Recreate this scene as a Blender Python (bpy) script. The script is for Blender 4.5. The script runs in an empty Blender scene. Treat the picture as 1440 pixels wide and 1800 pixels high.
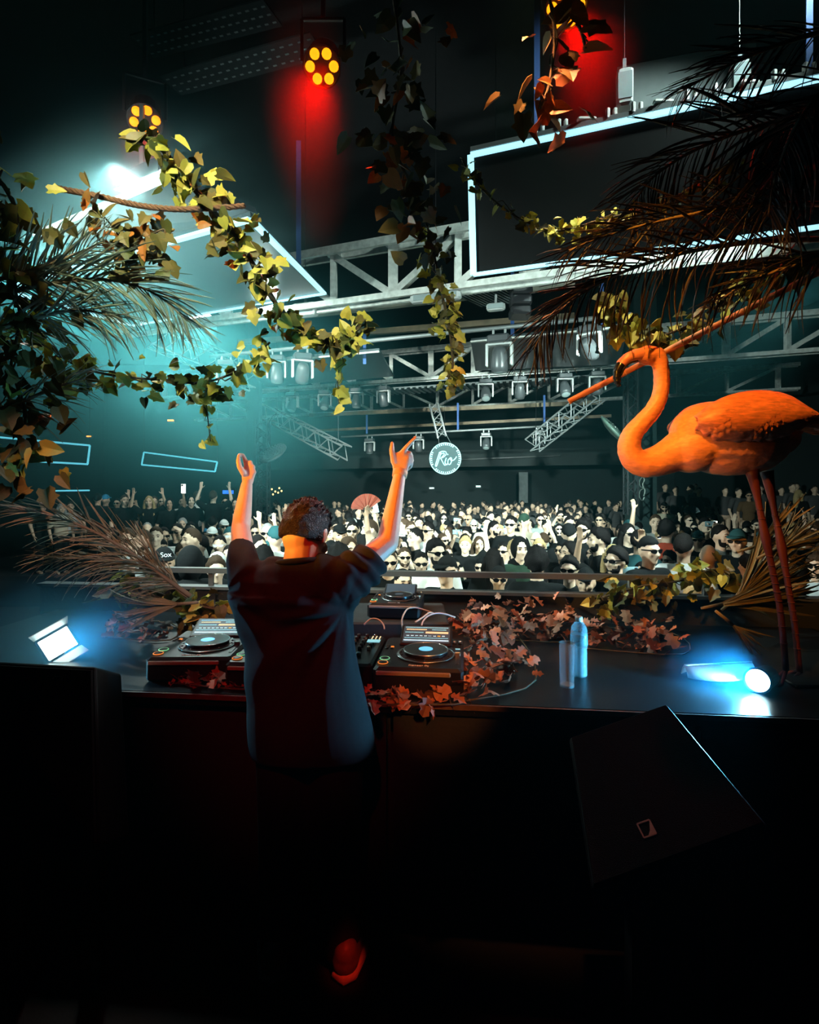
import bpy, bmesh, math, random
from mathutils import Vector, Matrix, Euler, noise
PI = math.pi
sc = bpy.context.scene
C = bpy.data.collections.new('club')      # linked to the scene at the end
# ---------------------------------------------------------------- camera
CZ, F, HOR = 1.78, 960.0, 850.0
cam_d = bpy.data.cameras.new('camera'); cam = bpy.data.objects.new('camera', cam_d); C.objects.link(cam)
cam.location = (0, 0, CZ); cam.rotation_euler = (PI/2, 0, 0)
cam_d.sensor_fit = 'HORIZONTAL'; cam_d.sensor_width = 36; cam_d.lens = 36*F/1440
cam_d.shift_y = (HOR-900)/1440; cam_d.clip_start = 0.05; cam_d.clip_end = 100
sc.camera = cam
# ---------------------------------------------------------------- world, exposure, render limits
w = bpy.data.worlds.new('world'); sc.world = w; w.use_nodes = True
w.node_tree.nodes['Background'].inputs[0].default_value = (0.004, 0.02, 0.025, 1)
w.node_tree.nodes['Background'].inputs[1].default_value = 0.05
sc.view_settings.view_transform = 'Standard'; sc.view_settings.look = 'None'
sc.view_settings.exposure = 0; sc.view_settings.gamma = 1; sc.view_settings.use_curve_mapping = False
cy = sc.cycles
cy.max_bounces = 3; cy.diffuse_bounces = 1; cy.glossy_bounces = 1; cy.transmission_bounces = 3
cy.volume_bounces = 0; cy.transparent_max_bounces = 6; cy.sample_clamp_indirect = 12; cy.sample_clamp_direct = 0
cy.caustics_reflective = False; cy.caustics_refractive = False; cy.use_denoising = True
cy.use_adaptive_sampling = True; cy.adaptive_threshold = 0.02; cy.use_light_tree = False; cy.volume_step_rate = 4; cy.volume_max_steps = 96

def P(px, py, Y):                       # the point at depth Y seen at pixel (px, py) of the photo
    return Vector(((px-720)/F*Y, Y, CZ-(py-HOR)/F*Y))
def H(px, py, z):                       # the point at height z seen at that pixel
    Y = (CZ-z)*F/(py-HOR)
    return P(px, py, Y)
# ---------------------------------------------------------------- lights
def aim(o, tgt):
    d = Vector(tgt)-o.location
    o.rotation_euler = d.to_track_quat('-Z', 'Y').to_euler()
def spot(name, loc, tgt, power, col, angle, blend=0.4, radius=0.06):
    d = bpy.data.lights.new(name, 'SPOT'); d.energy = power; d.color = col
    d.spot_size = math.radians(angle); d.spot_blend = blend; d.shadow_soft_size = radius
    o = bpy.data.objects.new(name, d); C.objects.link(o); o.location = loc; aim(o, tgt); return o
def area(name, loc, tgt, power, col, sx, sy=None, spread=180):
    d = bpy.data.lights.new(name, 'AREA'); d.energy = power; d.color = col; d.shape = 'RECTANGLE'
    d.size = sx; d.size_y = sy or sx; d.spread = math.radians(spread)
    o = bpy.data.objects.new(name, d); C.objects.link(o); o.location = loc; aim(o, tgt); return o
COOL = (0.74, 1.0, 0.94); ORANGE = (1.0, 0.36, 0.035); RED = (1.0, 0.02, 0.005); ICE = (0.12, 0.58, 1.0)
# wash towers at the two stage corners (out of frame) that light the crowd and the roof steel
for sx, sy, k in ((-3.3, 3.3, 1.0), (3.6, 4.4, 0.9)):
    spot('wash_near', (sx, sy, 3.4), (-sx*0.35+0.6, 7.0, 0.7), 1500*k, COOL, 84, 0.6, 0.15)
    spot('wash_mid', (sx, sy, 3.5), (0.9, 11.5, 1.0), 2500*k, COOL, 56, 0.7, 0.12)
    spot('wash_far', (sx, sy, 3.6), (1.8, 19.0, 1.0), 9500*k, COOL, 40, 0.8, 0.12)
spot('roof_wash', (-3.3, 3.3, 3.2), (0.6, 9.5, 5.2), 480, COOL, 80, 0.8, 0.10)
spot('roof_wash_side', (3.6, 4.4, 3.2), (1.2, 10.5, 5.2), 480, COOL, 80, 0.8, 0.10)
spot('screen_top_fill', (3.3, 3.5, 6.3), (2.25, 5.0, 5.1), 620, COOL, 66, 0.6, 0.08)  # unseen spot added to brighten the grey sheet and the rigging clamps
# orange keys from the rig behind the performer, plus added fill spots
spot('orange_key_performer', (-2.5, 0.75, 2.30), (-0.36, 2.15, 1.97), 700, ORANGE, 25, 0.5, 0.04)
spot('white_side_fill', (1.9, 3.4, 2.6), (-0.28, 2.25, 1.80), 190, (0.95, 0.97, 1.0), 19, 0.5, 0.05)  # unseen spot added for the white rim on the raised arms
spot('orange_key_statue', (-0.3, 0.9, 4.3), (1.33, 2.45, 2.16), 600, ORANGE, 21, 0.45, 0.04)
spot('orange_booth', (0.5, 2.3, 4.3), (0.62, 3.05, 0.95), 520, (1.0, 0.34, 0.12), 36, 0.7, 0.05)
spot('red_back_fill', (-0.3, -0.9, 4.2), (-0.40, 2.05, 1.55), 230, RED, 22, 0.8, 0.05)  # unseen spot added to redden the tee's shoulders and the hair
spot('orange_lip', (0.5, -0.5, 2.5), (0.14, 2.2, 0.95), 230, (1.0, 0.28, 0.05), 9, 0.6, 0.04)
spot('red_shoe_fill', (0.7, 0.1, 3.4), (-0.22, 1.95, 0.08), 200, RED, 2.4, 0.6, 0.03)  # narrow unseen beam added to light the shoe heel red
# unseen fill spots added to brighten the dried palm and the ivy
spot('rose_palm_fill', (-1.0, 0.6, 2.9), (-1.48, 2.85, 1.22), 230, (1.0, 0.45, 0.30), 27, 0.7, 0.05)  # pinkish spot added to warm the dried palm
spot('ivy_fill', (-1.3, 0.1, 4.2), (-0.78, 3.0, 2.58), 1000, (1.0, 0.95, 0.58), 32, 0.6, 0.05)
spot('ivy_fill_centre', (0.1, 0.0, 2.7), (0.22, 3.1, 2.66), 300, (1.0, 0.95, 0.62), 11, 0.7, 0.05)
spot('ivy_fill_side', (0.35, 2.80, 3.9), (1.34, 2.95, 2.62), 190, (1.0, 0.95, 0.62), 34, 0.7, 0.05)
# ---------------------------------------------------------------- materials
MATS = {}
def mat(name, col, rough=0.6, metal=0.0, emis=None, es=0.0, var=0.15, scale=8.0, bump=0.0, bscale=40.0, objcol=False, alpha=None, trans=0.0, spec=0.5, coat=0.0, stretch=None):
    if name in MATS: return MATS[name]
    m = bpy.data.materials.new(name); m.use_nodes = True
    nt = m.node_tree; n = nt.nodes; b = n['Principled BSDF']; L = nt.links
    b.inputs['Roughness'].default_value = rough; b.inputs['Metallic'].default_value = metal
    b.inputs['Specular IOR Level'].default_value = spec; b.inputs['Coat Weight'].default_value = coat
    tc = n.new('ShaderNodeTexCoord'); nz = n.new('ShaderNodeTexNoise'); nz.inputs['Scale'].default_value = scale; nz.inputs['Detail'].default_value = 3
    if stretch:
        mp = n.new('ShaderNodeMapping'); mp.inputs['Scale'].default_value = stretch[0]; mp.inputs['Rotation'].default_value = stretch[1]
        L.new(tc.outputs['Object'], mp.inputs['Vector']); L.new(mp.outputs[0], nz.inputs['Vector'])
    else: L.new(tc.outputs['Object'], nz.inputs['Vector'])
    mx = n.new('ShaderNodeMix'); mx.data_type = 'RGBA'; mx.blend_type = 'MULTIPLY'
    rp = n.new('ShaderNodeMapRange'); rp.inputs[3].default_value = 1-var; rp.inputs[4].default_value = 1+var
    L.new(nz.outputs['Fac'], rp.inputs[0])
    mx.inputs[0].default_value = 1
    if objcol:
        oi = n.new('ShaderNodeObjectInfo'); L.new(oi.outputs['Color'], mx.inputs[6])
    else: mx.inputs[6].default_value = (*col, 1)
    L.new(rp.outputs[0], mx.inputs[7]); L.new(mx.outputs[2], b.inputs['Base Color'])
    if emis: b.inputs['Emission Color'].default_value = (*emis, 1); b.inputs['Emission Strength'].default_value = es
    if trans: b.inputs['Transmission Weight'].default_value = trans; b.inputs['IOR'].default_value = 1.33
    if alpha is not None: b.inputs['Alpha'].default_value = alpha
    if bump:
        nb = n.new('ShaderNodeTexNoise'); nb.inputs['Scale'].default_value = bscale; L.new(tc.outputs['Object'], nb.inputs['Vector'])
        bp = n.new('ShaderNodeBump'); bp.inputs['Strength'].default_value = bump; bp.inputs['Distance'].default_value = 0.01
        L.new(nb.outputs['Fac'], bp.inputs['Height']); L.new(bp.outputs[0], b.inputs['Normal'])
    MATS[name] = m; return m
def leafmat(name, c1, c2, tl=0.35, rough=0.5, objcol=False):
    if name in MATS: return MATS[name]
    m = bpy.data.materials.new(name); m.use_nodes = True; nt = m.node_tree; n = nt.nodes; L = nt.links
    b = n['Principled BSDF']; b.inputs['Roughness'].default_value = rough
    oi = n.new('ShaderNodeObjectInfo'); tc = n.new('ShaderNodeTexCoord'); nz = n.new('ShaderNodeTexNoise'); nz.inputs['Scale'].default_value = 22
    L.new(tc.outputs['Object'], nz.inputs['Vector'])
    ad = n.new('ShaderNodeMath'); ad.operation = 'MULTIPLY_ADD'; ad.inputs[1].default_value = 0.5
    L.new(nz.outputs['Fac'], ad.inputs[0]); L.new(oi.outputs['Random'], ad.inputs[2])
    rp = n.new('ShaderNodeMapRange'); rp.inputs[1].default_value = 0.2; rp.inputs[2].default_value = 1.3; L.new(ad.outputs[0], rp.inputs[0])
    mx = n.new('ShaderNodeMix'); mx.data_type = 'RGBA'; mx.inputs[6].default_value = (*c1, 1); mx.inputs[7].default_value = (*c2, 1)
    L.new(rp.outputs[0], mx.inputs[0]); L.new(mx.outputs[2], b.inputs['Base Color'])
    if tl:
        tr = n.new('ShaderNodeBsdfTranslucent'); L.new(mx.outputs[2], tr.inputs[0])
        ms = n.new('ShaderNodeMixShader'); ms.inputs[0].default_value = tl
        L.new(b.outputs[0], ms.inputs[1]); L.new(tr.outputs[0], ms.inputs[2]); L.new(ms.outputs[0], n['Material Output'].inputs[0])
    MATS[name] = m; return m
def glow(name, col, s):
    return mat(name, col, 0.4, emis=col, es=s, var=0.02)
# ---------------------------------------------------------------- mesh builder
class MB:
    def __init__(self): self.v = []; self.f = []
    def add(self, vs, fs):
        o = len(self.v); self.v += [Vector(x) for x in vs]; self.f += [[i+o for i in f] for f in fs]; return self
    def box(self, c, s, R=None):
        c = Vector(c); x, y, z = s[0]/2, s[1]/2, s[2]/2
        vs = [Vector((a*x, b*y, d*z)) for d in (-1, 1) for b in (-1, 1) for a in (-1, 1)]
        if R is not None: vs = [R @ q for q in vs]
        return self.add([q+c for q in vs], [(0,2,3,1),(4,5,7,6),(0,1,5,4),(2,6,7,3),(0,4,6,2),(1,3,7,5)])
    def bevbox(self, c, s, r, R=None):      # box with chamfered vertical and top edges
        c = Vector(c); x, y, z = s[0]/2, s[1]/2, s[2]/2
        out = []
        for zz, k in ((-z, 1.0), (-z+r, 0.0), (z-r, 0.0), (z, 1.0)):
            X, Y = x-(r if k else 0), y-(r if k else 0)
            out.append([Vector(q) for q in ((X-r,-Y,zz),(X,-Y+r,zz),(X,Y-r,zz),(X-r,Y,zz),(-X+r,Y,zz),(-X,Y-r,zz),(-X,-Y+r,zz),(-X+r,-Y,zz))])
        if R is not None: out = [[R @ q for q in ring] for ring in out]
        return self.rings([[q+c for q in ring] for ring in out])
    def rings(self, rs, cap=True, closed=False):
        n = len(rs[0]); vs = [q for r in rs for q in r]; fs = []
        m = len(rs)
        for i in range(m if closed else m-1):
            j = (i+1) % m
            for k in range(n): fs.append((i*n+k, i*n+(k+1) % n, j*n+(k+1) % n, j*n+k))
        if cap and not closed: fs.append(tuple(reversed(range(n)))); fs.append(tuple(range((m-1)*n, m*n)))
        return self.add(vs, fs)
    def beam(self, p, q, w, h=None, up=(0, 0, 1)):
        p, q = Vector(p), Vector(q); h = h or w; d = (q-p).normalized(); u = Vector(up)
        if abs(d.dot(u)) > 0.98: u = Vector((0, 1, 0))
        s = d.cross(u).normalized(); t = s.cross(d)
        vs = [e + s*a*w/2 + t*b*h/2 for e in (p, q) for a, b in ((-1,-1),(1,-1),(1,1),(-1,1))]
        return self.add(vs, [(3,2,1,0),(4,5,6,7),(0,1,5,4),(1,2,6,5),(2,3,7,6),(3,0,4,7)])
    def tube(self, pts, rad, n=8, cap=True, closed=False, sq=1.0):
        pts = [Vector(p) for p in pts]; m = len(pts)
        if not hasattr(rad, '__len__'): rad = [rad]*m
        T = []
        for i in range(m):
            a = pts[(i-1) % m if closed else max(i-1, 0)]; b = pts[(i+1) % m if closed else min(i+1, m-1)]
            T.append((b-a).normalized())
        u = Vector((0, 0, 1)) if abs(T[0].z) < 0.9 else Vector((0, 1, 0))
        rs = []
        for i in range(m):
            s = T[i].cross(u)
            if s.length < 1e-5: s = T[i].orthogonal()
            s.normalize(); t = s.cross(T[i]).normalized(); u = t
            rs.append([pts[i] + (s*math.cos(2*PI*k/n)*rad[i] + t*math.sin(2*PI*k/n)*rad[i]*sq) for k in range(n)])
        return self.rings(rs, cap, closed)
    def lathe(self, prof, n=16, M=None):
        rs = [[Vector((r*math.cos(2*PI*k/n), r*math.sin(2*PI*k/n), z)) for k in range(n)] for r, z in prof]
        if M is not None: rs = [[M @ q for q in r] for r in rs]
        return self.rings(rs)
    def ell(self, c, r, nu=12, nv=8, R=None):
        c = Vector(c); rs = []
        for i in range(nv+1):
            a = PI*(i/nv); a = min(max(a, 0.02), PI-0.02)
            rs.append([Vector((r[0]*math.sin(a)*math.cos(2*PI*k/nu), r[1]*math.sin(a)*math.sin(2*PI*k/nu), -r[2]*math.cos(a))) for k in range(nu)])
        if R is not None: rs = [[R @ q for q in g] for g in rs]
        return self.rings([[q+c for q in g] for g in rs])
    def mesh(self, name, off=None, smooth=False):
        me = bpy.data.meshes.new(name)
        vs = [tuple(q-off) for q in self.v] if off is not None else [tuple(q) for q in self.v]
        me.from_pydata(vs, [], self.f); me.update()
        if smooth: me.polygons.foreach_set('use_smooth', [True]*len(me.polygons))
        return me
    def build(self, name, m, parent=None, smooth=False, local=False):
        off = None
        if parent is not None and not local: off = parent.location.copy()
        me = self.mesh(name, off, smooth)
        return link(name, me, m, parent)
def link(name, me, m=None, parent=None):
    if m is not None and not me.materials: me.materials.append(m)
    o = bpy.data.objects.new(name, me); C.objects.link(o)
    if parent is not None: o.parent = parent
    return o
def tag(o, label, cat, group=None, kind=None):
    if label: o['label'] = label
    if cat: o['category'] = cat
    if group: o['group'] = group
    if kind: o['kind'] = kind
    return o
def thing(name, label, cat, loc=(0, 0, 0), rot=(0, 0, 0), group=None):
    o = bpy.data.objects.new(name, None); C.objects.link(o); o.location = loc; o.rotation_euler = rot
    o.empty_display_size = 0.05
    return tag(o, label, cat, group)
def struct(o, label=None):
    o['kind'] = 'structure'
    if label: o['label'] = label
    return o
def dup(root, loc, rot=(0, 0, 0), label=None, scale=None):
    r = root.copy(); C.objects.link(r); r.location = loc; r.rotation_euler = rot
    if label: r['label'] = label
    if scale: r.scale = scale
    for ch in root.children:
        c = ch.copy(); C.objects.link(c); c.parent = r
        for g in ch.children:
            d = g.copy(); C.objects.link(d); d.parent = c
    return r
WORK = bpy.data.scenes.new('workbench')
def evaluated(me, mods):
    """run modifiers on a mesh through the depsgraph and hand back the result"""
    o = bpy.data.objects.new('tmp', me); WORK.collection.objects.link(o)
    for t, kw in mods:
        md = o.modifiers.new(t, t)
        for k, v in kw.items(): setattr(md, k, v)
    vl = WORK.view_layers[0]; vl.update(); dg = vl.depsgraph
    r = bpy.data.meshes.new_from_object(o.evaluated_get(dg))
    bpy.data.objects.remove(o); return r
def catmull(pts, n):
    pts = [Vector(p) for p in pts]; out = []
    for i in range(len(pts)-1):
        a, b, c, d = pts[max(i-1, 0)], pts[i], pts[i+1], pts[min(i+2, len(pts)-1)]
        for k in range(n):
            t = k/n
            out.append(0.5*((2*b) + (c-a)*t + (2*a-5*b+4*c-d)*t*t + (3*b-a-3*c+d)*t**3))
    return out+[pts[-1]]
def lerp(a, b, t): return a+(b-a)*t
def text_mesh(s, size, name='lettering', depth=0.001, align='CENTER'):
    cu = bpy.data.curves.new('txt', 'FONT'); cu.body = s; cu.size = size; cu.extrude = depth; cu.align_x = align; cu.align_y = 'CENTER'
    o = bpy.data.objects.new('txt', cu); WORK.collection.objects.link(o)
    vl = WORK.view_layers[0]; vl.update(); dg = vl.depsgraph
    me = bpy.data.meshes.new_from_object(o.evaluated_get(dg)); bpy.data.objects.remove(o); me.name = name
    return me
# ---------------------------------------------------------------- materials used by the hall
M_dark = mat('black_paint', (0.012, 0.016, 0.018), 0.7, bump=0.2)
M_floor = mat('dark_floor', (0.02, 0.016, 0.014), 0.55, var=0.4, scale=3, bump=0.2)
M_wall = mat('teal_black_wall', (0.006, 0.013, 0.014), 0.85, var=0.4, scale=1.2, bump=0.3)
M_ceil = mat('black_ceiling', (0.010, 0.010, 0.012), 0.9, var=0.3)
M_white = mat('white_steel_paint', (0.58, 0.60, 0.56), 0.55, var=0.5, scale=14, bump=0.2)
M_steel = mat('aluminium_truss', (0.26, 0.28, 0.28), 0.5, 0.5, var=0.2)
M_grey = mat('grey_cladding', (0.09, 0.11, 0.11), 0.6, var=0.35, scale=5)
M_blk = mat('black_plastic', (0.015, 0.015, 0.017), 0.35, var=0.2)
M_gloss = mat('gloss_panel_underside', (0.035, 0.05, 0.055), 0.28, var=0.25, scale=4)
M_panel = mat('matte_panel_face', (0.006, 0.006, 0.006), 0.75, spec=0.15, var=0.25, scale=6)
M_blue = mat('blue_strap', (0.025, 0.08, 0.26), 0.7)
M_wood = mat('stained_purlin', (0.20, 0.15, 0.09), 0.6, var=0.4)
G_led = glow('ice_led_strip', (0.42, 0.85, 1.0), 1.15)
G_neon = glow('cyan_neon_tube', (0.12, 0.62, 0.80), 0.9)
G_white = glow('strobe_face', (0.75, 0.98, 1.0), 9.0)
# ---------------------------------------------------------------- the room
def slab(name, lo, hi, m):
    lo, hi = Vector(lo), Vector(hi)
    return struct(MB().box((lo+hi)/2, hi-lo).build(name, m))
slab('floor', (-15, 3.9, -0.95), (13, 27, -0.75), M_floor)
slab('floor_stage', (-15, -4, -0.75), (13, 3.9, 0), mat('stage_deck', (0.014, 0.011, 0.010), 0.8, spec=0.1, var=0.4, scale=4, bump=0.15))
slab('wall_back', (-15, 26.8, -0.95), (13, 27, 8), M_wall)
slab('wall_left', (-15.2, -4, -0.95), (-15, 27, 8), M_wall)
slab('wall_right', (13, -4, -0.95), (13.2, 27, 8), M_wall)
slab('wall_behind_stage', (-15, -4.2, -0.95), (13, -4, 8), M_wall)
slab('ceiling', (-15, -4, 7.6), (13, 27, 7.8), M_ceil)
slab('floor_riser_left', (-10.5, 11.2, -0.75), (-4.0, 15.2, -0.12), M_dark)
slab('floor_riser_right', (5.6, 13.4, -0.75), (12.8, 18.5, -0.05), M_dark)
# rear gallery fascia and pale door panel
fb = MB(); fb.beam(P(470, 812, 25.5), P(1190, 800, 24.0), 0.25, 0.75); struct(fb.build('beam_gallery_fascia', mat('fascia_dark', (0.012, 0.022, 0.022), 0.7, var=0.4, scale=3)))
fb = MB(); fb.beam(P(920, 830, 25.8), P(920, 884, 25.8), 0.42, 0.1); struct(fb.build('door_1', M_grey))
# pillars
def pillar(name, px, Y, w, top, m):
    x = (px-720)/F*Y
    return struct(MB().box((x, Y, (top-0.75)/2), (w, w, top+0.75)).build(name, m))
pillar('pillar_left', 447, 14.4, 0.34, 7.6, M_wall)
pr = pillar('pillar_right', 1126, 12.6, 0.52, 7.6, mat('pillar_paint', (0.022, 0.05, 0.05), 0.6, var=0.4))
# chalk scrawl down the right pillar's face: two looping curls
for i, pts in enumerate(([(1131,838),(1126,842),(1124,850),(1127,856),(1132,858),(1126,862),(1124,872),(1129,880),(1133,874)], [(1129,836),(1133,843),(1130,852),(1134,862),(1132,872)])):
    q = MB(); q.tube(catmull([P(a, b, 12.33) for a, b in pts], 4), 0.014, 5); o = q.build('chalk_curl', mat('chalk', (0.45, 0.55, 0.5), 0.9), None); o.parent = pr
# ---------------------------------------------------------------- roof trusses (white-painted steel), square to the hall: 20 degrees off the lens
YAW = Vector((2.47, -0.95, 0)).normalized()
def roof_truss(label, c, z0, z1, step, n0, n1, wt=0.09, lean=0):
    """posts at c + k*step; diagonals fall towards k = 0"""
    c = Vector(c); t = thing('roof_truss', label, 'truss', (c.x, c.y, z0), group='white roof trusses')
    a, b = c+YAW*step*(n0-0.4), c+YAW*step*(n1+0.4)
    for off in (-0.11, 0.11):
        nrm = Vector((-YAW.y, YAW.x, 0))*off
        MB().beam(Vector((a.x, a.y, z1))+nrm, Vector((b.x, b.y, z1))+nrm, 0.05, wt*1.1).build('top_chord', M_white, t)
        MB().beam(Vector((a.x, a.y, z0))+nrm, Vector((b.x, b.y, z0))+nrm, 0.05, wt*0.8).build('bottom_chord', M_white, t)
    for k in range(n0, n1+1):
        p = c+YAW*step*k
        MB().beam((p.x, p.y, z0), (p.x, p.y, z1), wt*1.3 if k % 2 == 0 else wt*0.9, wt).build('post', M_white, t)
        MB().bevbox((p.x, p.y, z1+0.02), (0.2, 0.16, 0.12), 0.02).build('gusset_plate', M_white, t)
    for k in range(n0, n1):
        p, q = c+YAW*step*k, c+YAW*step*(k+1)
        tt, bb = (p, q) if k < 0 else (q, p)
        MB().beam((tt.x, tt.y, z1-0.04), (bb.x, bb.y, z0+0.04), wt*0.9).build('diagonal', M_white, t)
    return t
roof_truss('near white roof truss behind the outlined hanging screen', (-0.22, 7.32, 0), 4.27, 5.0, 0.9, -5, 7, 0.10)
roof_truss('middle white roof truss carrying the row of moving heads', (0.52, 13.3, 0), 4.33, 5.05, 1.05, -8, 8, 0.10)
roof_truss('rear white roof truss behind the hanging round sign', (1.0, 19.6, 0), 4.5, 5.2, 1.3, -8, 8, 0.09)
# purlins, ducts and corrugated trays
def bar(name, label, cat, p, q, w, h, m, group=None):
    c = (Vector(p)+Vector(q))/2
    r = MB().beam(Vector(p)-c, Vector(q)-c, w, h).build(name, m); r.location = c
    return tag(r, label, cat, group)
bar('purlin', 'upper brown purlin crossing behind the round sign', 'purlin', P(545, 730, 19.0), P(1060, 707, 15.6), 0.10, 0.12, M_wood, 'brown purlins')
bar('purlin', 'lower brown purlin crossing behind the round sign', 'purlin', P(560, 757, 20.5), P(1075, 731, 16.8), 0.09, 0.09, M_wood, 'brown purlins')
bar('purlin', 'pale purlin running just under the near roof truss', 'purlin', P(470, 560, 9.4), P(1010, 498, 7.4), 0.10, 0.11, mat('pale_purlin', (0.25, 0.25, 0.20), 0.6, var=0.4), 'brown purlins')
bar('purlin', 'long tan purlin above the dark gloss ceiling panels', 'purlin', P(420, 602, 11.4), P(1010, 556, 9.2), 0.10, 0.10, M_wood, 'brown purlins')
def tray(label, p, q, depth, n):
    p, q = Vector(p), Vector(q); t = thing('corrugated_tray', label, 'roof sheet', (p+q)/2)
    b = MB(); b.beam(p, q, depth, 0.03); b.build('sheet', M_grey, t)
    for k in range(n):
        c = p.lerp(q, (k+0.5)/n); d = (q-p).normalized(); s = d.cross(Vector((0, 0, 1)))
        MB().beam(c-s*depth/2+Vector((0, 0, -0.03)), c+s*depth/2+Vector((0, 0, -0.03)), (q-p).length/n*0.45, 0.04).build('rib', M_grey, t)
tray('ribbed metal sheet between the near truss and the hanging screen', P(815, 520, 7.9), P(900, 508, 7.4), 0.9, 12)
tray('fine ribbed metal sheet under the middle truss', P(640, 690, 14.6), P(1060, 664, 12.9), 0.8, 40)
# ---------------------------------------------------------------- flat ceiling panels outlined with LED strip
def outlined_panel(label, corners, led=None, face=M_gloss, lw=0.05, thick=0.05, group='outlined ceiling panels'):
    cs = [Vector(c) for c in corners]; o = sum(cs, Vector())/4; nrm = (cs[1]-cs[0]).cross(cs[3]-cs[0]).normalized()
    if nrm.dot(Vector((0, 0, CZ))-o) < 0: nrm = -nrm        # towards the stage
    t = thing('ceiling_panel', label, 'panel', o, group=group)
    b = MB(); b.rings([[c-nrm*thick for c in cs], cs]); b.build('panel_face', face, t)
    for i in range(4):
        p, q = cs[i], cs[(i+1) % 4]
        if led is None or led[i] is None: continue
        MB().beam(p+nrm*0.012, q+nrm*0.012, led[i] if led[i] > 0 else -led[i], 0.025, up=nrm).build('led_strip' if led[i] > 0 else 'edge_trim', G_led if led[i] > 0 else M_white, t)
    return t
Z = Vector((0, 0, CZ))
outlined_panel('tilted dark ceiling panel edged in white light above the haze', [Vector((-1.31, 4.5, 2.19))+Z, Vector((-4.93, 6.57, 2.35))+Z, Vector((-4.76, 9.37, 2.72))+Z, Vector((-1.14, 7.3, 2.55))+Z], (0.07, 0.03, 0.035, 0.06))
outlined_panel('pale sheet added to carry the strobe bar glow', [P(60, 420, 4.6), P(300, 318, 3.9), P(452, 376, 4.6), P(230, 440, 6.2)], None, mat('glow_catch_sheet', (0.20, 0.22, 0.22), 0.7))  # sheet added to stand in for the strobe-lit haze
outlined_panel('long dark ceiling panel under the brown purlin', [P(420, 640, 10.5), P(667, 617, 9.6), P(692, 662, 12.2), P(470, 680, 13.2)], (-0.05, None, None, None), lw=0.05)
outlined_panel('dark ceiling panel beside the black line array', [P(828, 600, 9.3), P(1104, 573, 8.4), P(1090, 640, 11.0), P(836, 652, 12.0)], (-0.07, None, None, None))
# the big hanging screen
def hanging_screen():
    tl, bl = P(828, 274, 5.0), P(833, 484, 5.0); d = Vector((2.47, -0.94, 0.0)).normalized()*3.6
    tr, br = tl+d, bl+d
    t = thing('hanging_screen', 'big black hanging screen outlined by an ice-white light strip', 'screen', (tl+br)/2)
    nrm = Vector((-0.94, -2.47, 0)).normalized()
    b = MB(); b.rings([[c-nrm*0.06 for c in (tl, bl, br, tr)], [tl, bl, br, tr]]); b.build('screen_face', M_panel, t)
    for p, q, wd in ((tl, tr, 0.045), (bl, br, 0.03), (tl, bl, 0.055), (tr, br, 0.05)):
        MB().beam(p+nrm*0.012, q+nrm*0.012, 0.025, wd, up=nrm.cross((q-p).normalized())).build('led_strip', G_led, t)
    MB().beam(tl+Vector((0, 0, 0.05)), tr+Vector((0, 0, 0.05)), 0.05, 0.04).build('top_rail', M_steel, t)
    for k in range(15):
        c = tl.lerp(tr, 0.17+k*0.055)+Vector((0, 0, 0.095))
        if k % 3 == 2: MB().bevbox(c, (0.16, 0.05, 0.03), 0.008).build('rigging_clamp', M_white, t)
        else:
            m = MB(); m.bevbox(c+Vector((-0.03, 0, 0)), (0.03, 0.04, 0.09), 0.006); m.build('rigging_clamp', M_white, t)
            m = MB(); m.bevbox(c+Vector((0.03, 0, 0)), (0.03, 0.04, 0.09), 0.006); m.build('rigging_clamp', M_white, t)
    for s in (0.165, 0.72):
        c = tl.lerp(tr, s); MB().beam(c+Vector((0, 0, 0.06)), (c.x, c.y, 7.6), 0.05, 0.012).build('strap', M_blue, t)
hanging_screen()
outlined_panel('grey sheet wall panel above the hanging screen', [P(1085, 118, 5.8), P(1330, 72, 5.3), P(1330, 250, 5.3), P(1085, 280, 5.8)], None, mat('grey_sheet', (0.16, 0.18, 0.18), 0.7))
for px, py, Y, h, lab in ((525, 470, 6.9, 1.6, 'blue strap hanging beside the tilted panel'), (641, 640, 10.2, 1.0, 'blue strap hanging above the dark ceiling panel'), (645, 762, 18.3, 0.66, 'blue strap holding the rear light pipe, first'), (805, 757, 16.8, 0.85, 'blue strap by the round sign'), (957, 750, 15.6, 0.9, 'blue strap at the end of the rear light pipe'), (901, 590, 8.9, 1.2, 'blue strap beside the black line array'), (1058, 570, 8.2, 1.2, 'blue strap behind the palm fronds')):
    p = P(px, py, Y); bar('hanging_strap', lab, 'strap', p, (p.x, p.y, p.z+h), 0.06, 0.015, M_blue, 'blue hanging straps')
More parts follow.
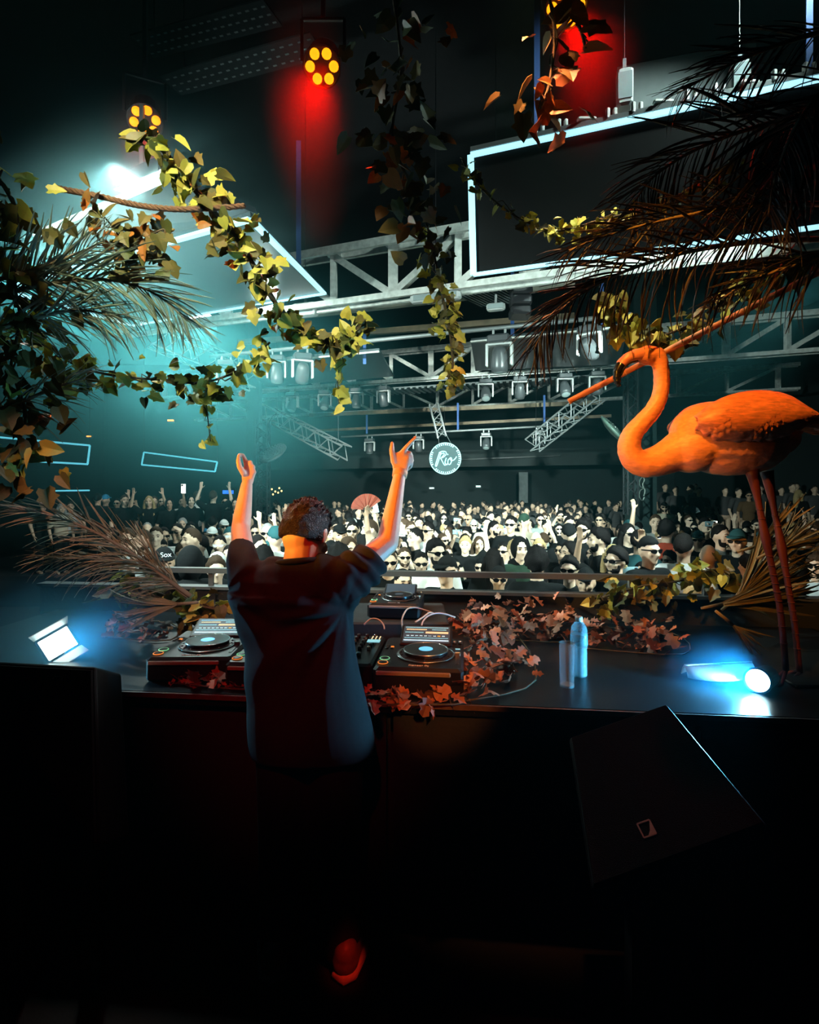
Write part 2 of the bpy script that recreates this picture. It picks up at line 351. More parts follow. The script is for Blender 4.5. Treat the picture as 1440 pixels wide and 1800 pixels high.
# ---------------------------------------------------------------- lighting fixtures
M_fix = mat('fixture_white', (0.42, 0.44, 0.43), 0.4, var=0.2)
M_fixd = mat('fixture_grey', (0.05, 0.055, 0.058), 0.35, var=0.2)
M_lensg = mat('fixture_glass', (0.25, 0.30, 0.30), 0.1, var=0.1)
def on_truss(px, c):
    # depth at which column px of the photo meets the vertical plane of a truss through c
    k = (px-720)/F; return (c[0]*YAW.y-c[1]*YAW.x)/(k*YAW.y-YAW.x)
def mover_proto():
    t = thing('moving_head', 'moving head', 'stage light')
    b = MB(); b.bevbox((0, 0, -0.07), (0.30, 0.24, 0.11), 0.02); b.build('base', M_fixd, t, local=True)
    y = MB()
    y.bevbox((0, 0, -0.135), (0.36, 0.12, 0.03), 0.01)
    y.build('yoke', M_fix, t, local=True)
    for s in (-1, 1): MB().bevbox((s*0.165, 0, -0.28), (0.035, 0.11, 0.30), 0.012).build('yoke_arm', M_fix, t, local=True)
    h = MB(); h.lathe([(0.02, 0.17), (0.075, 0.165), (0.10, 0.10), (0.115, 0.0), (0.118, -0.10), (0.105, -0.17), (0.03, -0.172)], 14); me = h.mesh('head', None, True); me.materials.append(M_fixd)
    hd_ = link('head', me, None, t); hd_.location = (0, 0, -0.34); hd_.rotation_euler = (math.radians(-28), 0, 0)
    l = MB(); l.lathe([(0.002, -0.165), (0.085, -0.172), (0.09, -0.176), (0.05, -0.186), (0.002, -0.19)], 14); me = l.mesh('lens'); me.materials.append(M_lensg)
    link('lens', me, None, hd_)
    cl = MB(); cl.beam((-0.08, 0, -0.02), (-0.08, 0, 0.07), 0.03); cl.beam((0.08, 0, -0.02), (0.08, 0, 0.07), 0.03); cl.build('clamp', M_steel, t, local=True)
    return t
MH = mover_proto(); first = [True]
PP = (P(370, 627, 10.4), P(1110, 553, 7.8)); RP = (P(600, 768, 17.4), P(985, 748, 15.3))
def on_chord(px):
    n = Vector((-YAW.y, YAW.x, 0))*-0.11; c = Vector((T2C[0], T2C[1], 0))+n; Y = on_truss(px, c); return Vector(((px-720)/F*Y, Y, 4.33-0.04-0.068))
def on_pipe(px, L):
    a, b = L; k = (px-720)/F; t = (k*a.y-a.x)/((b.x-a.x)-k*(b.y-a.y)); return a.lerp(b, t)
T2C = (0.52, 13.3)
def mover(px, py, Y, s, yaw, tilt, label, group):
    p = P(px, py, Y)+Vector((0, 0, 0.30*s)) if Y > 0 else (on_pipe(px, PP if Y == 0 else RP)-Vector((0, 0, 0.09*s)) if Y > -2 else on_chord(px))
    if first[0]: o = MH; first[0] = False; o.location = p; o.rotation_euler = (0, 0, math.radians(yaw)); o.scale = (s, s, s)
    else: o = dup(MH, p, (0, 0, math.radians(yaw)), scale=(s, s, s))
    o['label'] = label; o['group'] = group
    for c in o.children:
        if c.name.startswith('head'): c.rotation_euler = (math.radians(tilt), 0, 0)
ROW = 'moving heads along the middle truss'
for px, py, tl, ds in ((514, 717, -20, 'first moving head along the middle truss, white front facing'), (571, 714, -30, 'second moving head along the middle truss under the ivy'), (627, 702, -10, 'third moving head of the middle truss, right of the ivy tip'), (674, 699, 20, 'fourth moving head of the middle truss, tilted away'), (854, 684, -35, 'moving head on the middle truss right of the brace'), (914, 680, 25, 'moving head on the middle truss tilted towards the wall'), (993, 676, -30, 'moving head beside the ballast box on the middle truss'), (1050, 670, 10, 'last moving head of the middle truss by the flamingo bill')):
    mover(px, py, -2, 1.0, random.uniform(-25, 25)-15, tl, ds, ROW)
ROW = 'moving heads over the dark ceiling panels'
for px, py, Y, s, yw, tl, ds in ((487, 642, 0, 1.0, -5, 0, 'upright moving head left of the ivy loop'), (532, 634, 0, 1.05, 20, 35, 'tilted moving head tucked behind the ivy loop'), (878, 582, 0, 1.15, -20, 5, 'large moving head left of the palm frond tips'), (1036, 572, 0, 1.0, -40, 60, 'moving head turned sideways behind the palm fronds'), (398, 644, 0, 1.0, 10, 10, 'hazy moving head above the left ivy swag')):
    mover(px, py, Y, s, yw, tl, ds, ROW)
ROW = 'moving heads on the rear pipe'
for px, py, Y, tl, ds in ((650, 779, -1, -10, 'dim moving head on the rear pipe left of the pointing hand'), (736, 775, -1, 20, 'dim moving head on the rear pipe above the hand'), (855, 771, -1, -30, 'white moving head on the rear pipe right of the round sign'), (948, 766, -1, 10, 'dim moving head at the end of the rear pipe')):
    mover(px, py, Y, 0.95, -15, tl, ds, ROW)
def pipe(label, p, q, r, m=None):
    p, q = Vector(p), Vector(q); c = (p+q)/2; b = MB(); b.tube([p-c, q-c], r, 8); o = b.build('light_pipe', m or M_steel, None, True); o.location = c
    return tag(o, label, 'pipe', 'lighting pipes')
pipe('thin rear lighting pipe behind the round sign', RP[0], RP[1], 0.03)
pipe('lighting pipe over the dark ceiling panels', PP[0], PP[1], 0.035)
pipe('low white rail on the rear gallery', P(806, 808, 24.52), P(985, 801, 24.15), 0.04)
# box trusses
def box_truss(label, p, q, w, h, n, m=M_steel, hang=True):
    p, q = Vector(p), Vector(q); t = thing('box_truss', label, 'truss', (p+q)/2, group='aluminium box trusses')
    d = (q-p).normalized(); s = d.cross(Vector((0, 0, 1))); s = s.normalized() if s.length > 0.1 else Vector((1, 0, 0)); u = s.cross(d)
    cs = [s*a*w/2+u*b*h/2 for a, b in ((-1, -1), (1, -1), (1, 1), (-1, 1))]
    for c in cs: MB().tube([p+c, q+c], 0.022, 6).build('chord', m, t)
    if hang:
        for e in (p.lerp(q, 0.1), p.lerp(q, 0.9)): MB().tube([e+u*h/2, (e.x, e.y, 7.6)], 0.006, 5).build('hanging_cable', M_blk, t)
    for k in range(n):
        a, b = p.lerp(q, k/n), p.lerp(q, (k+1)/n)
        for i in range(4):
            c0, c1 = cs[i], cs[(i+1) % 4]
            x = MB(); x.tube([a+(c0 if k % 2 else c1), b+(c1 if k % 2 else c0)], 0.013, 5); x.build('lacing_bar', m, t)
box_truss('diagonal lattice truss left of the performer, sloping to the sign', P(472, 726, 15.2), P(606, 797, 13.6), 0.36, 0.36, 12)
box_truss('diagonal lattice truss above the mirrored dish by the flamingo neck', P(1052, 690, 13.0), P(936, 783, 14.6), 0.36, 0.36, 11)
box_truss('short lattice drop holding the round sign', P(762, 709, 16.0), P(777, 768, 16.0), 0.24, 0.24, 6)
box_truss('dark lattice column at the left pillar', P(462, 738, 13.6), P(462, 905, 13.6), 0.28, 0.28, 14, M_dark, False)
box_truss('dark lattice column in front of the graffiti pillar', P(1109, 640, 11.9), P(1109, 905, 11.9), 0.22, 0.22, 16, M_dark, False)
box_truss('hazy lattice truss under the left strobe', P(268, 588, 12.0), P(450, 668, 13.2), 0.5, 0.5, 8, M_white)
# the round neon sign
def round_sign():
    c = P(783, 806, 15.95); R = 0.455
    t = thing('round_sign', 'round teal neon sign reading Rio hung in the hall', 'sign', c)
    X = Vector((1, 0, 0)); U = Vector((0, 0, 1)); N = Vector((0, -1, 0))
    b = MB(); b.rings([[c+X*math.cos(a)*R+U*math.sin(a)*R+N*o_ for a in [2*PI*k/40 for k in range(40)]] for o_ in (-0.05, 0.0)]); b.build('disc', mat('sign_face', (0.004, 0.02, 0.022), 0.6, emis=(0.02, 0.22, 0.23), es=0.35, var=0.5, scale=2.5), t)
    gs = glow('sign_tube', (0.30, 0.85, 0.85), 0.95)
    b = MB(); b.tube([c+X*math.cos(a)*R+U*math.sin(a)*R+N*0.01 for a in [2*PI*k/48 for k in range(48)]], 0.012, 6, closed=True); b.build('rim_tube', gs, t)
    for k in range(44):                   # ring lettering, too small to read: letter-sized strokes
        a = 2*PI*k/44
        if k in (5, 6, 17, 18, 26, 27, 39, 40): continue
        d = X*math.cos(a)+U*math.sin(a); e = -X*math.sin(a)+U*math.cos(a); p = c+d*R*0.90+N*0.012
        MB().beam(p-d*0.022, p+d*0.022, 0.03 if k % 3 else 0.018, 0.01, up=N).build('ring_letter', gs, t)
    def stroke(pts, r=0.016):
        q = MB(); q.tube(catmull([c+X*x*R+U*y*R+N*0.02 for x, y in pts], 5), r, 6); q.build('letter_stroke', gs, t, True)
    # script R i o with a flourish
    stroke([(-0.64, -0.42), (-0.56, -0.46), (-0.30, 0.30), (-0.38, 0.34), (-0.64, -0.42)]); stroke([(-0.42, 0.36), (-0.20, 0.46), (0.02, 0.42), (0.04, 0.26), (-0.14, 0.08), (-0.32, 0.02)])
    stroke([(-0.30, 0.02), (-0.18, -0.22), (-0.06, -0.42), (0.02, -0.40), (0.04, -0.34)]); stroke([(-0.30, 0.28), (-0.12, 0.34), (-0.08, 0.26), (-0.24, 0.08)])
    stroke([(0.06, 0.04), (-0.02, -0.24), (0.06, -0.40), (0.14, -0.34)]); stroke([(0.12, 0.24), (0.17, 0.28)], 0.02)
    stroke([(0.30, 0.02), (0.18, -0.10), (0.16, -0.32), (0.28, -0.38), (0.38, -0.22), (0.40, 0.0), (0.30, 0.04), (0.36, -0.12), (0.54, -0.10), (0.72, 0.12)])
    e = P(777, 768, 16.0)
    for s in (-0.12, 0.12): MB().tube([c+X*s*1.5+U*0.42+N*-0.02, e+Vector((s, -0.12, 0.05))], 0.008, 5).build('hanger', M_steel, t)
round_sign()
# mirrored dishes
def dish(label, c, R, tilt, m):
    t = thing('mirror_dish', label, 'mirror dish', c, Vector(tilt).to_track_quat('Z', 'Y').to_euler(), 'mirrored dishes')
    b = MB(); b.lathe([(0.01, -0.10), (R*0.5, -0.08), (R*0.85, -0.03), (R, 0.0), (R, 0.03), (R*0.8, 0.05), (R*0.4, 0.08), (0.01, 0.09)], 28); b.build('bowl', m, t, True, local=True)
    for i in range(70):
        a = i*2.399; r = R*math.sqrt((i+0.5)/70)*0.93; z = 0.092-0.05*(r/R)**2-0.01*(r/R > 0.8)
        MB().box((r*math.cos(a), r*math.sin(a), z), (0.022, 0.022, 0.012), Matrix.Rotation(a, 3, 'Z')).build('mirror_tile', M_mir, t, local=True)
M_mir = mat('mirror_tile', (0.8, 0.85, 0.85), 0.15, 1.0, var=0.05)
dish('oval glitter-studded dish on the left pillar', P(480, 797, 13.2), 0.36, (-0.35, -0.55, 0.75), M_fixd)
dish('mirrored dish hanging behind the flamingo neck', P(1080, 757, 12.4), 0.44, (0.67, -0.35, 0.66), mat('dish_green', (0.10, 0.16, 0.13), 0.4, var=0.3))
# strobe bars
def strobe(label, p, q, h, power, face):
    p, q = Vector(p), Vector(q); t = thing('strobe_bar', label, 'stage light', (p+q)/2, group='white strobes')
    f = Vector(face).normalized()
    MB().beam(p-f*0.05, q-f*0.05, 0.10, h*1.15, up=f.cross((q-p).normalized())).build('housing', M_fixd, t)
    MB().beam(p+f*0.005, q+f*0.005, 0.02, h, up=f.cross((q-p).normalized())).build('strobe_face', G_white, t)
    c = (p+q)/2; MB().beam(c-f*0.1, c-f*0.1+Vector((0, 0, 0.5)), 0.03).build('hanger', M_steel, t)
    area('strobe_light', c+f*0.06, c+f*2, power, COOL, (q-p).length, h)
strobe('blazing strobe bar over the added pale sheet', P(216, 336, 4.4), P(296, 305, 4.0), 0.12, 150, (0.25, -0.1, -1.0))
strobe('bright strobe under the tilted panel in the haze', P(318, 566, 9.6), P(372, 556, 9.4), 0.14, 110, (0.1, -0.35, -1.0))
strobe('small strobe at the near edge of the outlined panel', P(452, 548, 7.9), P(484, 540, 7.8), 0.10, 14, (0.1, -0.6, -0.8))
def cold_box(label, c, s):
    t = thing('strobe_lamp', label, 'stage light', c, (0, 0, -0.3), 'unlit white strobes')
    MB().tube([(0, 0, s[2]/2+0.1), (0, 0, 7.6-c.z)], 0.005, 5).build('hanging_cable', M_blk, t, local=True)
    MB().bevbox((0, 0, 0), s, 0.02).build('housing', M_fix, t, local=True)
    MB().box((0, -s[1]/2-0.004, 0), (s[0]*0.85, 0.01, s[2]*0.7)).build('front_glass', M_lensg, t, local=True)
    MB().beam((0, 0, s[2]/2), (0, 0, s[2]/2+0.12), 0.03).build('hanger', M_steel, t, local=True)
cold_box('white strobe lamp under the corner of the outlined panel', P(537, 545, 7.9), (0.36, 0.16, 0.18))
cold_box('long white strobe lamp under the near roof truss', P(766, 523, 7.0), (0.66, 0.12, 0.10))
cold_box('small white lamp on the ribbed tray', P(872, 540, 7.2), (0.24, 0.12, 0.09))
cold_box('white tubular lamp above the hanging screen', P(1098, 160, 5.0), (0.14, 0.16, 0.34))
cold_box('white tubular lamp at the far end above the hanging screen', P(1300, 142, 4.5), (0.14, 0.14, 0.28))
# dark line array and ballast
def line_array():
    c = P(916, 520, 7.2); t = thing('line_array', 'black hanging loudspeaker left of the palm fronds', 'loudspeaker', c)
    for k in range(4):
        MB().bevbox(c+Vector((0.0, 0.02*k*k*0.4, 0.20-0.135*k)), (0.27, 0.22, 0.125), 0.02, Matrix.Rotation(math.radians(-4*k), 3, 'X')).build('speaker_box', M_blk, t)
    MB().beam(c+Vector((0, 0, 0.27)), c+Vector((0, 0, 0.6)), 0.05).build('hanger', M_steel, t)
line_array()
for px, py, Y, lab in ((1090, 0, 0, ''),):
    pass
# perforated cable trays under the ceiling
for lab, a, b_ in (('upper perforated cable tray under the dark ceiling', P(250, 82, 6.2), P(480, 22, 5.6)), ('lower perforated cable tray under the dark ceiling', P(300, 150, 6.4), P(560, 78, 5.7))):
    t = thing('cable_tray', lab, 'cable tray', (a+b_)/2, group='perforated cable trays'); d = (b_-a).normalized(); s_ = d.cross(Vector((0, 0, 1))).normalized()
    MB().beam(a, b_, 0.34, 0.02).build('tray_floor', M_dark, t)
    for k in range(18):
        for r in (-1, 0, 1):
            c = a.lerp(b_, (k+0.5)/18)+s_*r*0.10-Vector((0, 0, 0.012)); MB().beam(c-d*0.022, c+d*0.022, 0.018, 0.006).build('slot_rim', M_steel, t)
    for e in (0.1, 0.9):
        c = a.lerp(b_, e); MB().tube([c, (c.x, c.y, 7.6)], 0.008, 5).build('hanger_rod', M_blk, t)
# red par cans with six amber LEDs
G_amber = glow('amber_led', (1.0, 0.24, 0.004), 2.5)
def par_can(label, c, R, d, power, r=0.0):
    d = Vector(d).normalized(); t = thing('par_can', label, 'stage light', c, group='red par cans')
    M = Matrix.Translation(c) @ d.to_track_quat('Z', 'Y').to_matrix().to_4x4()
    b = MB(); b.lathe([(R*0.5, -0.22), (R*0.95, -0.18), (R*1.02, -0.02), (R*1.06, 0.0), (R*1.06, 0.015), (R*0.98, 0.015), (R*0.97, -0.01), (0.002, -0.012)], 20, M); b.build('can', M_blk, t)
    for k in range(6):
        a = 2*PI*k/6+r; m = MB(); m.lathe([(R*0.26, -0.01), (R*0.27, 0.004), (R*0.18, 0.018), (0.002, 0.022)], 12, M @ Matrix.Translation((R*0.66*math.cos(a), R*0.66*math.sin(a), 0))); m.build('led_lens', G_amber, t)
    y = MB(); X = M.to_3x3() @ Vector((1, 0, 0)); cc = Vector(c)-d*0.1
    y.beam(cc-X*R*1.2, cc-X*R*1.2+Vector((0, 0, 0.3)), 0.02); y.beam(cc+X*R*1.2, cc+X*R*1.2+Vector((0, 0, 0.3)), 0.02); y.beam(cc-X*R*1.2+Vector((0, 0, 0.3)), cc+X*R*1.2+Vector((0, 0, 0.3)), 0.02); y.beam(cc+Vector((0, 0, 0.3)), (cc.x, cc.y, 7.6), 0.03); y.build('yoke', M_blk, t)
    spot('par_light', Vector(c)+d*0.05, Vector(c)+d*3, power, RED, 34, 0.8, 0.05)
par_can('red par can with six amber LEDs, the middle of the three', P(566, 117, 3.8), 0.125, (0.0, -0.62, -0.80), 300)
par_can('red par can with six amber LEDs above the strobe bar', P(255, 213, 4.3), 0.125, (0.25, -0.55, -0.80), 160, 0.3)
par_can('red par can cut by the top edge, behind hanging leaves', P(995, 12, 3.6), 0.135, (0.05, -0.50, -0.86), 320, 0.2)
# neon frames on the side wall
def neon(label, pts, Y0, closed=True):
    t = thing('neon_frame', label, 'neon frame', P(pts[0][0], pts[0][1], Y0), group='cyan neon frames'); q = [P(a, b, Y0+(0 if len(pt) < 3 else pt[2])) for pt in pts for a, b in [pt[:2]]]
    n = len(q)
    for i in range(n if closed else n-1): MB().tube([q[i], q[(i+1) % n]], 0.024, 6).build('neon_tube', G_neon, t)
    for e in (q[0], q[1]): MB().tube([e, (e.x, e.y, 7.6)], 0.005, 5).build('hanging_cable', M_blk, t)
neon('large cyan neon rectangle cut by the frame edge', [(-30, 766), (158, 783), (154, 816), (-30, 806)], 12.5)
neon('slim cyan neon rectangle above the riser crowd', [(253, 795), (382, 812), (378, 829), (249, 817)], 15.4)
neon('broken cyan neon corner low on the side wall', [(82, 877), (82, 863), (157, 862)], 15.0, False)
# small house lamps
G_warm = glow('warm_lamp', (1.0, 0.35, 0.05), 3.0); G_blue = glow('blue_lamp', (0.03, 0.18, 0.9), 1.4); G_cold = glow('cold_lamp', (0.6, 0.9, 0.85), 2.0)
def house_lamp(label, px, py, Y, w, h, g):
    c = P(px, py, Y); t = thing('wall_lamp', label, 'lamp', c, group='small house lamps')
    MB().bevbox(c+Vector((0, 0.05, 0)), (w*1.3, 0.08, h*2.2), 0.008).build('housing', M_blk, t); MB().bevbox(c, (w, 0.03, h), 0.006).build('lamp_face', g, t)
house_lamp('small amber wall lamp above the large neon frame', 83, 731, 14.0, 0.18, 0.045, G_warm)
house_lamp('small amber wall lamp between the two neon frames', 300, 739, 16.0, 0.18, 0.045, G_warm)
house_lamp('faint amber wall lamp over the large neon frame end', 156, 767, 15.0, 0.12, 0.03, G_warm)
house_lamp('flat blue lamp above the riser dancers', 401, 865, 15.4, 0.30, 0.10, G_blue)
house_lamp('small cold lamp under the gallery left of the sign', 759, 858, 24.6, 0.20, 0.05, G_cold)
house_lamp('small cold lamp under the gallery right of the sign', 841, 855, 24.6, 0.20, 0.06, G_cold)
for i, (px, py) in enumerate(((478, 860), (484, 864), (491, 858), (480, 869), (489, 866), (495, 863))):
    c = P(px, py, 20.0); o = MB().ell((0, 0, 0), (0.03, 0.03, 0.034), 10, 6).build('bulb', glow('festoon_bulb', (1.0, 0.6, 0.2), 3.0), None, True); o.location = c
    tag(o, 'tiny warm festoon bulb glowing above the performer head', 'bulb', 'festoon bulbs')
# ---------------------------------------------------------------- people: shared makers
M_skin = mat('skin', (1, 1, 1), 0.5, objcol=True, var=0.12, scale=14)
M_hair = mat('hair', (1, 1, 1), 0.65, spec=0.12, objcol=True, var=0.5, scale=60, bump=0.6, bscale=160)
M_cloth = mat('cloth', (1, 1, 1), 0.9, spec=0.15, objcol=True, var=0.12, scale=18, bump=0.25, bscale=60)
M_lens = mat('dark_lens', (0.006, 0.006, 0.007), 0.12, var=0.05)
M_pale_lens = mat('pale_frame', (0.75, 0.8, 0.8), 0.3)
M_eye = mat('dark_eye', (0.02, 0.014, 0.012), 0.3)
M_phone = mat('phone_shell', (0.25, 0.4, 0.45), 0.3)
def capsule(mb, p, q, r0, r1, n=10, rings=3):
    p, q = Vector(p), Vector(q); d = (q-p); L = d.length; d = d/L if L > 1e-6 else Vector((0, 0, 1))
    pts = []; rad = []
    for i in range(rings+1):
        a = PI/2*(i/rings); pts.append(p-d*r0*math.cos(a)); rad.append(max(r0*math.sin(a), 0.0008))
    for i in range(rings+1):
        a = PI/2*(1-i/rings); pts.append(q+d*r1*math.cos(a)); rad.append(max(r1*math.sin(a), 0.0008))
    mb.tube(pts, rad, n)
def chain(mb, pts, rad, n=10):
    for i in range(len(pts)-1): capsule(mb, pts[i], pts[i+1], rad[i], rad[i+1], n)
def add_head(mb, c=Vector((0, 0, 1.645)), R=None, k=1.0):
    R = R or Matrix.Identity(3)
    def e(p, r): mb.ell(c+R @ (Vector(p)*k), [x*k for x in r], 14, 10, R)
    def cp(a, b, r0, r1): capsule(mb, c+R @ (Vector(a)*k), c+R @ (Vector(b)*k), r0*k, r1*k, 8)
    e((0, 0.008, 0), (0.077, 0.098, 0.108)); e((0, -0.022, -0.060), (0.060, 0.068, 0.070))      # skull, jaw
    e((0, -0.070, -0.108), (0.026, 0.022, 0.020))                                              # chin
    cp((0, -0.088, 0.002), (0, -0.112, -0.040), 0.010, 0.014); e((0, -0.104, -0.047), (0.021, 0.014, 0.011))  # nose
    cp((-0.036, -0.082, 0.018), (0.036, -0.082, 0.018), 0.013, 0.013)                           # brow
    e((0.045, -0.066, -0.038), (0.022, 0.02, 0.024)); e((-0.045, -0.066, -0.038), (0.022, 0.02, 0.024))  # cheeks
    e((0, -0.087, -0.073), (0.024, 0.010, 0.006)); e((0, -0.084, -0.084), (0.021, 0.011, 0.007))  # lips
    for s in (-1, 1): e((s*0.079, 0.008, -0.012), (0.010, 0.020, 0.032))                          # ears
def add_hand(mb, wrist, d, side, up, curl=0.25, k=1.0):
    """palm plus five unequal fingers; d: wrist->knuckles, up: palm normal, side: towards the thumb"""
    w = Vector(wrist); d = Vector(d).normalized(); u = Vector(up).normalized(); s = Vector(side); s = (s-d*s.dot(d)).normalized(); u = d.cross(s)*(1 if d.cross(s).dot(u) > 0 else -1)
    for t in (-0.026, -0.009, 0.009, 0.026): capsule(mb, w+d*0.012*k+s*t*0.7*k, w+d*0.085*k+s*t*k, 0.013*k, 0.0115*k, 8)
    for t, L in ((0.028, 0.072), (0.010, 0.082), (-0.009, 0.076), (-0.027, 0.058)):
        a = w+d*0.088*k+s*t*k; dd = (d+s*t*4).normalized()
        b = a+(dd*math.cos(curl)+u*math.sin(curl))*L*0.45*k; e = b+(dd*math.cos(curl*2.2)+u*math.sin(curl*2.2))*L*0.55*k
        chain(mb, [a, b, e], [0.0095*k, 0.0085*k, 0.0068*k], 8)
    a = w+d*0.028*k+s*0.030*k; b = a+(d*0.6+s*0.75+u*0.2).normalized()*0.042*k; e = b+(d*0.85+s*0.35+u*0.2).normalized()*0.034*k
    chain(mb, [a, b, e], [0.0135*k, 0.0105*k, 0.0085*k], 8)
def remesh(mb, vox, smooth=2):
    me = mb.mesh('raw')
    r = evaluated(me, [('REMESH', dict(mode='VOXEL', voxel_size=vox, use_smooth_shade=True)), ('SMOOTH', dict(factor=0.5, iterations=smooth))])
    bpy.data.meshes.remove(me); return r
SH = 0.185   # half shoulder width
ARMS = {   # shoulder, elbow, wrist, finger direction (for right then left)
 'down': [((0.27, 0.03, 1.14), (0.25, -0.07, 0.90), (0, -0.3, -1)), ((-0.27, 0.03, 1.14), (-0.25, -0.07, 0.90), (0, -0.3, -1))],
 'wave': [((0.33, -0.04, 1.58), (0.30, -0.08, 1.84), (0.05, -0.1, 1)), ((-0.27, 0.03, 1.14), (-0.25, -0.09, 0.90), (0, -0.3, -1))],
 'phone': [((0.27, -0.20, 1.30), (0.08, -0.30, 1.58), (-0.3, -0.2, 1)), ((-0.27, -0.20, 1.30), (-0.08, -0.30, 1.58), (0.3, -0.2, 1))],
 'both': [((0.36, -0.06, 1.55), (0.30, -0.14, 1.80), (-0.1, -0.1, 1)), ((-0.36, -0.06, 1.55), (-0.30, -0.14, 1.80), (0.1, -0.1, 1))],
 'face': [((0.27, -0.16, 1.22), (0.12, -0.20, 1.46), (-0.5, 0.1, 1)), ((-0.26, 0.0, 1.14), (-0.16, -0.22, 1.10), (0.8, -0.3, 0.2))],
 'brow': [((0.34, -0.10, 1.44), (0.16, -0.16, 1.66), (-1, 0.1, 0.35)), ((-0.27, 0.03, 1.14), (-0.25, -0.07, 0.90), (0, -0.3, -1))],
}
BODY, SHIRT = {}, {}
def pose_meshes(pose):
    mb = MB(); add_head(mb)
    capsule(mb, (0, 0.012, 1.40), (0, 0.0, 1.57), 0.060, 0.056)
    mb.ell((0, 0.02, 1.27), (0.165, 0.105, 0.20), 14, 10); mb.ell((0, 0.02, 1.02), (0.145, 0.10, 0.22), 14, 10); mb.ell((0, 0.02, 0.90), (0.16, 0.11, 0.12), 14, 10)
    capsule(mb, (-0.15, 0.01, 1.41), (0.15, 0.01, 1.41), 0.055, 0.055)
    for s in (-1, 1):
        chain(mb, [(s*0.09, 0.02, 0.88), (s*0.10, 0.0, 0.48), (s*0.10, 0.03, 0.08)], [0.085, 0.055, 0.040])
        capsule(mb, (s*0.10, 0.03, 0.045), (s*0.11, -0.13, 0.035), 0.042, 0.035)
    st = MB()
    st.ell((0, 0.02, 1.26), (0.182, 0.122, 0.215), 16, 10); st.ell((0, 0.02, 1.02), (0.166, 0.120, 0.25), 16, 10)
    capsule(st, (-0.15, 0.01, 1.415), (0.15, 0.01, 1.415), 0.066, 0.066)
    capsule(st, (0, 0.015, 1.40), (0, 0.012, 1.455), 0.085, 0.070)
    for s, (el, wr, fd) in zip((1, -1), ARMS[pose]):
        sh = Vector((s*SH, 0.01, 1.405)); el = Vector(el); wr = Vector(wr)
        chain(mb, [sh, el, wr], [0.052, 0.042, 0.028])
        add_hand(mb, wr, fd, (-s, -0.4, 0) if pose != 'down' else (0, -1, 0), (0, -1, 0) if pose != 'down' else (-s, 0, 0), 0.3)
        chain(st, [sh, sh.lerp(el, 0.72)], [0.072, 0.066])
    BODY[pose] = remesh(mb, 0.0115, 3); SHIRT[pose] = remesh(st, 0.02, 4)
    BODY[pose].name = 'body_'+pose; SHIRT[pose].name = 'shirt_'+pose
    BODY[pose].materials.append(M_skin); SHIRT[pose].materials.append(M_cloth)
for p_ in ARMS: pose_meshes(p_)
tr_ = MB()
for s in (-1, 1): chain(tr_, [(s*0.085, 0.02, 0.90), (s*0.10, 0.0, 0.48), (s*0.10, 0.03, 0.10)], [0.115, 0.085, 0.07])
tr_.ell((0, 0.02, 0.90), (0.176, 0.127, 0.13), 14, 10)
TROUS = remesh(tr_, 0.025, 3); TROUS.materials.append(M_cloth)
def shell(line, r_in, out, sink=0.80, nu=28, nv=18, jit=0.0, seed=0, c=Vector((0, 0.008, 1.645))):
    """ellipsoid over the skull that only stands proud above a line(az) of elevations (degrees, az 0 = face)"""
    rs = []
    for i in range(nv+1):
        el = -PI/2*0.98+PI*0.98*i/nv; g = []
        for k in range(nu):
            a = 2*PI*k/nu; az = math.degrees(math.acos(max(-1, min(1, math.cos(a)))))
            d = math.degrees(el)-line(az); t = max(0, min(1, d/9+0.5))
            n = Vector((math.cos(el)*math.sin(a), -math.cos(el)*math.cos(a), math.sin(el)))
            f = sink+(out-sink)*t*t*(3-2*t)
            if t > 0.3: f += jit*noise.noise(n*3.3+Vector((seed*7.7, 0, 0)))+jit*0.5*noise.noise(n*9+Vector((seed, 3, 0)))
            g.append(c+Vector((n.x*r_in[0], n.y*r_in[1], n.z*r_in[2]))*f)
        rs.append(g)
    return MB().rings(rs)
def pl(pts):
    def f(a):
        for (x0, y0), (x1, y1) in zip(pts, pts[1:]):
            if a <= x1: return y0+(y1-y0)*(a-x0)/(x1-x0)
        return pts[-1][1]
    return f
HR = (0.079, 0.100, 0.112)
HAIR = {}
HAIR['short'] = shell(pl([(0, 42), (45, 34), (75, 8), (100, -6), (140, -26), (180, -34)]), HR, 1.09, jit=0.05, seed=1)
HAIR['quiff'] = shell(pl([(0, 36), (45, 28), (70, 4), (100, -8), (140, -26), (180, -32)]), HR, 1.19, jit=0.12, seed=2)
HAIR['curly'] = shell(pl([(0, 34), (45, 26), (70, 2), (100, -10), (140, -30), (180, -38)]), HR, 1.28, jit=0.22, seed=3)
HAIR['buzz'] = shell(pl([(0, 48), (45, 42), (75, 12), (100, -2), (140, -24), (180, -30)]), HR, 1.035, jit=0.01, seed=4)
lg = shell(pl([(0, 46), (30, 36), (55, 0), (80, -30), (120, -55), (180, -60)]), HR, 1.13, jit=0.05, seed=5)
for s in (-1, 1):
    lg.tube(catmull([(s*0.075, -0.01, 1.66), (s*0.095, 0.02, 1.58), (s*0.10, 0.03, 1.48), (s*0.10, -0.03, 1.36), (s*0.09, -0.05, 1.28)], 3), [0.03]*4+[0.036]*4+[0.03]*4+[0.012], 8)
lg.tube(catmull([(0, 0.06, 1.68), (0, 0.10, 1.56), (0, 0.10, 1.42), (0, 0.12, 1.28)], 4), [0.07]*5+[0.075]*4+[0.06]*3+[0.03], 10)
HAIR['long'] = lg
cp_ = shell(pl([(0, 22), (60, 20), (100, 8), (180, 0)]), HR, 1.12)
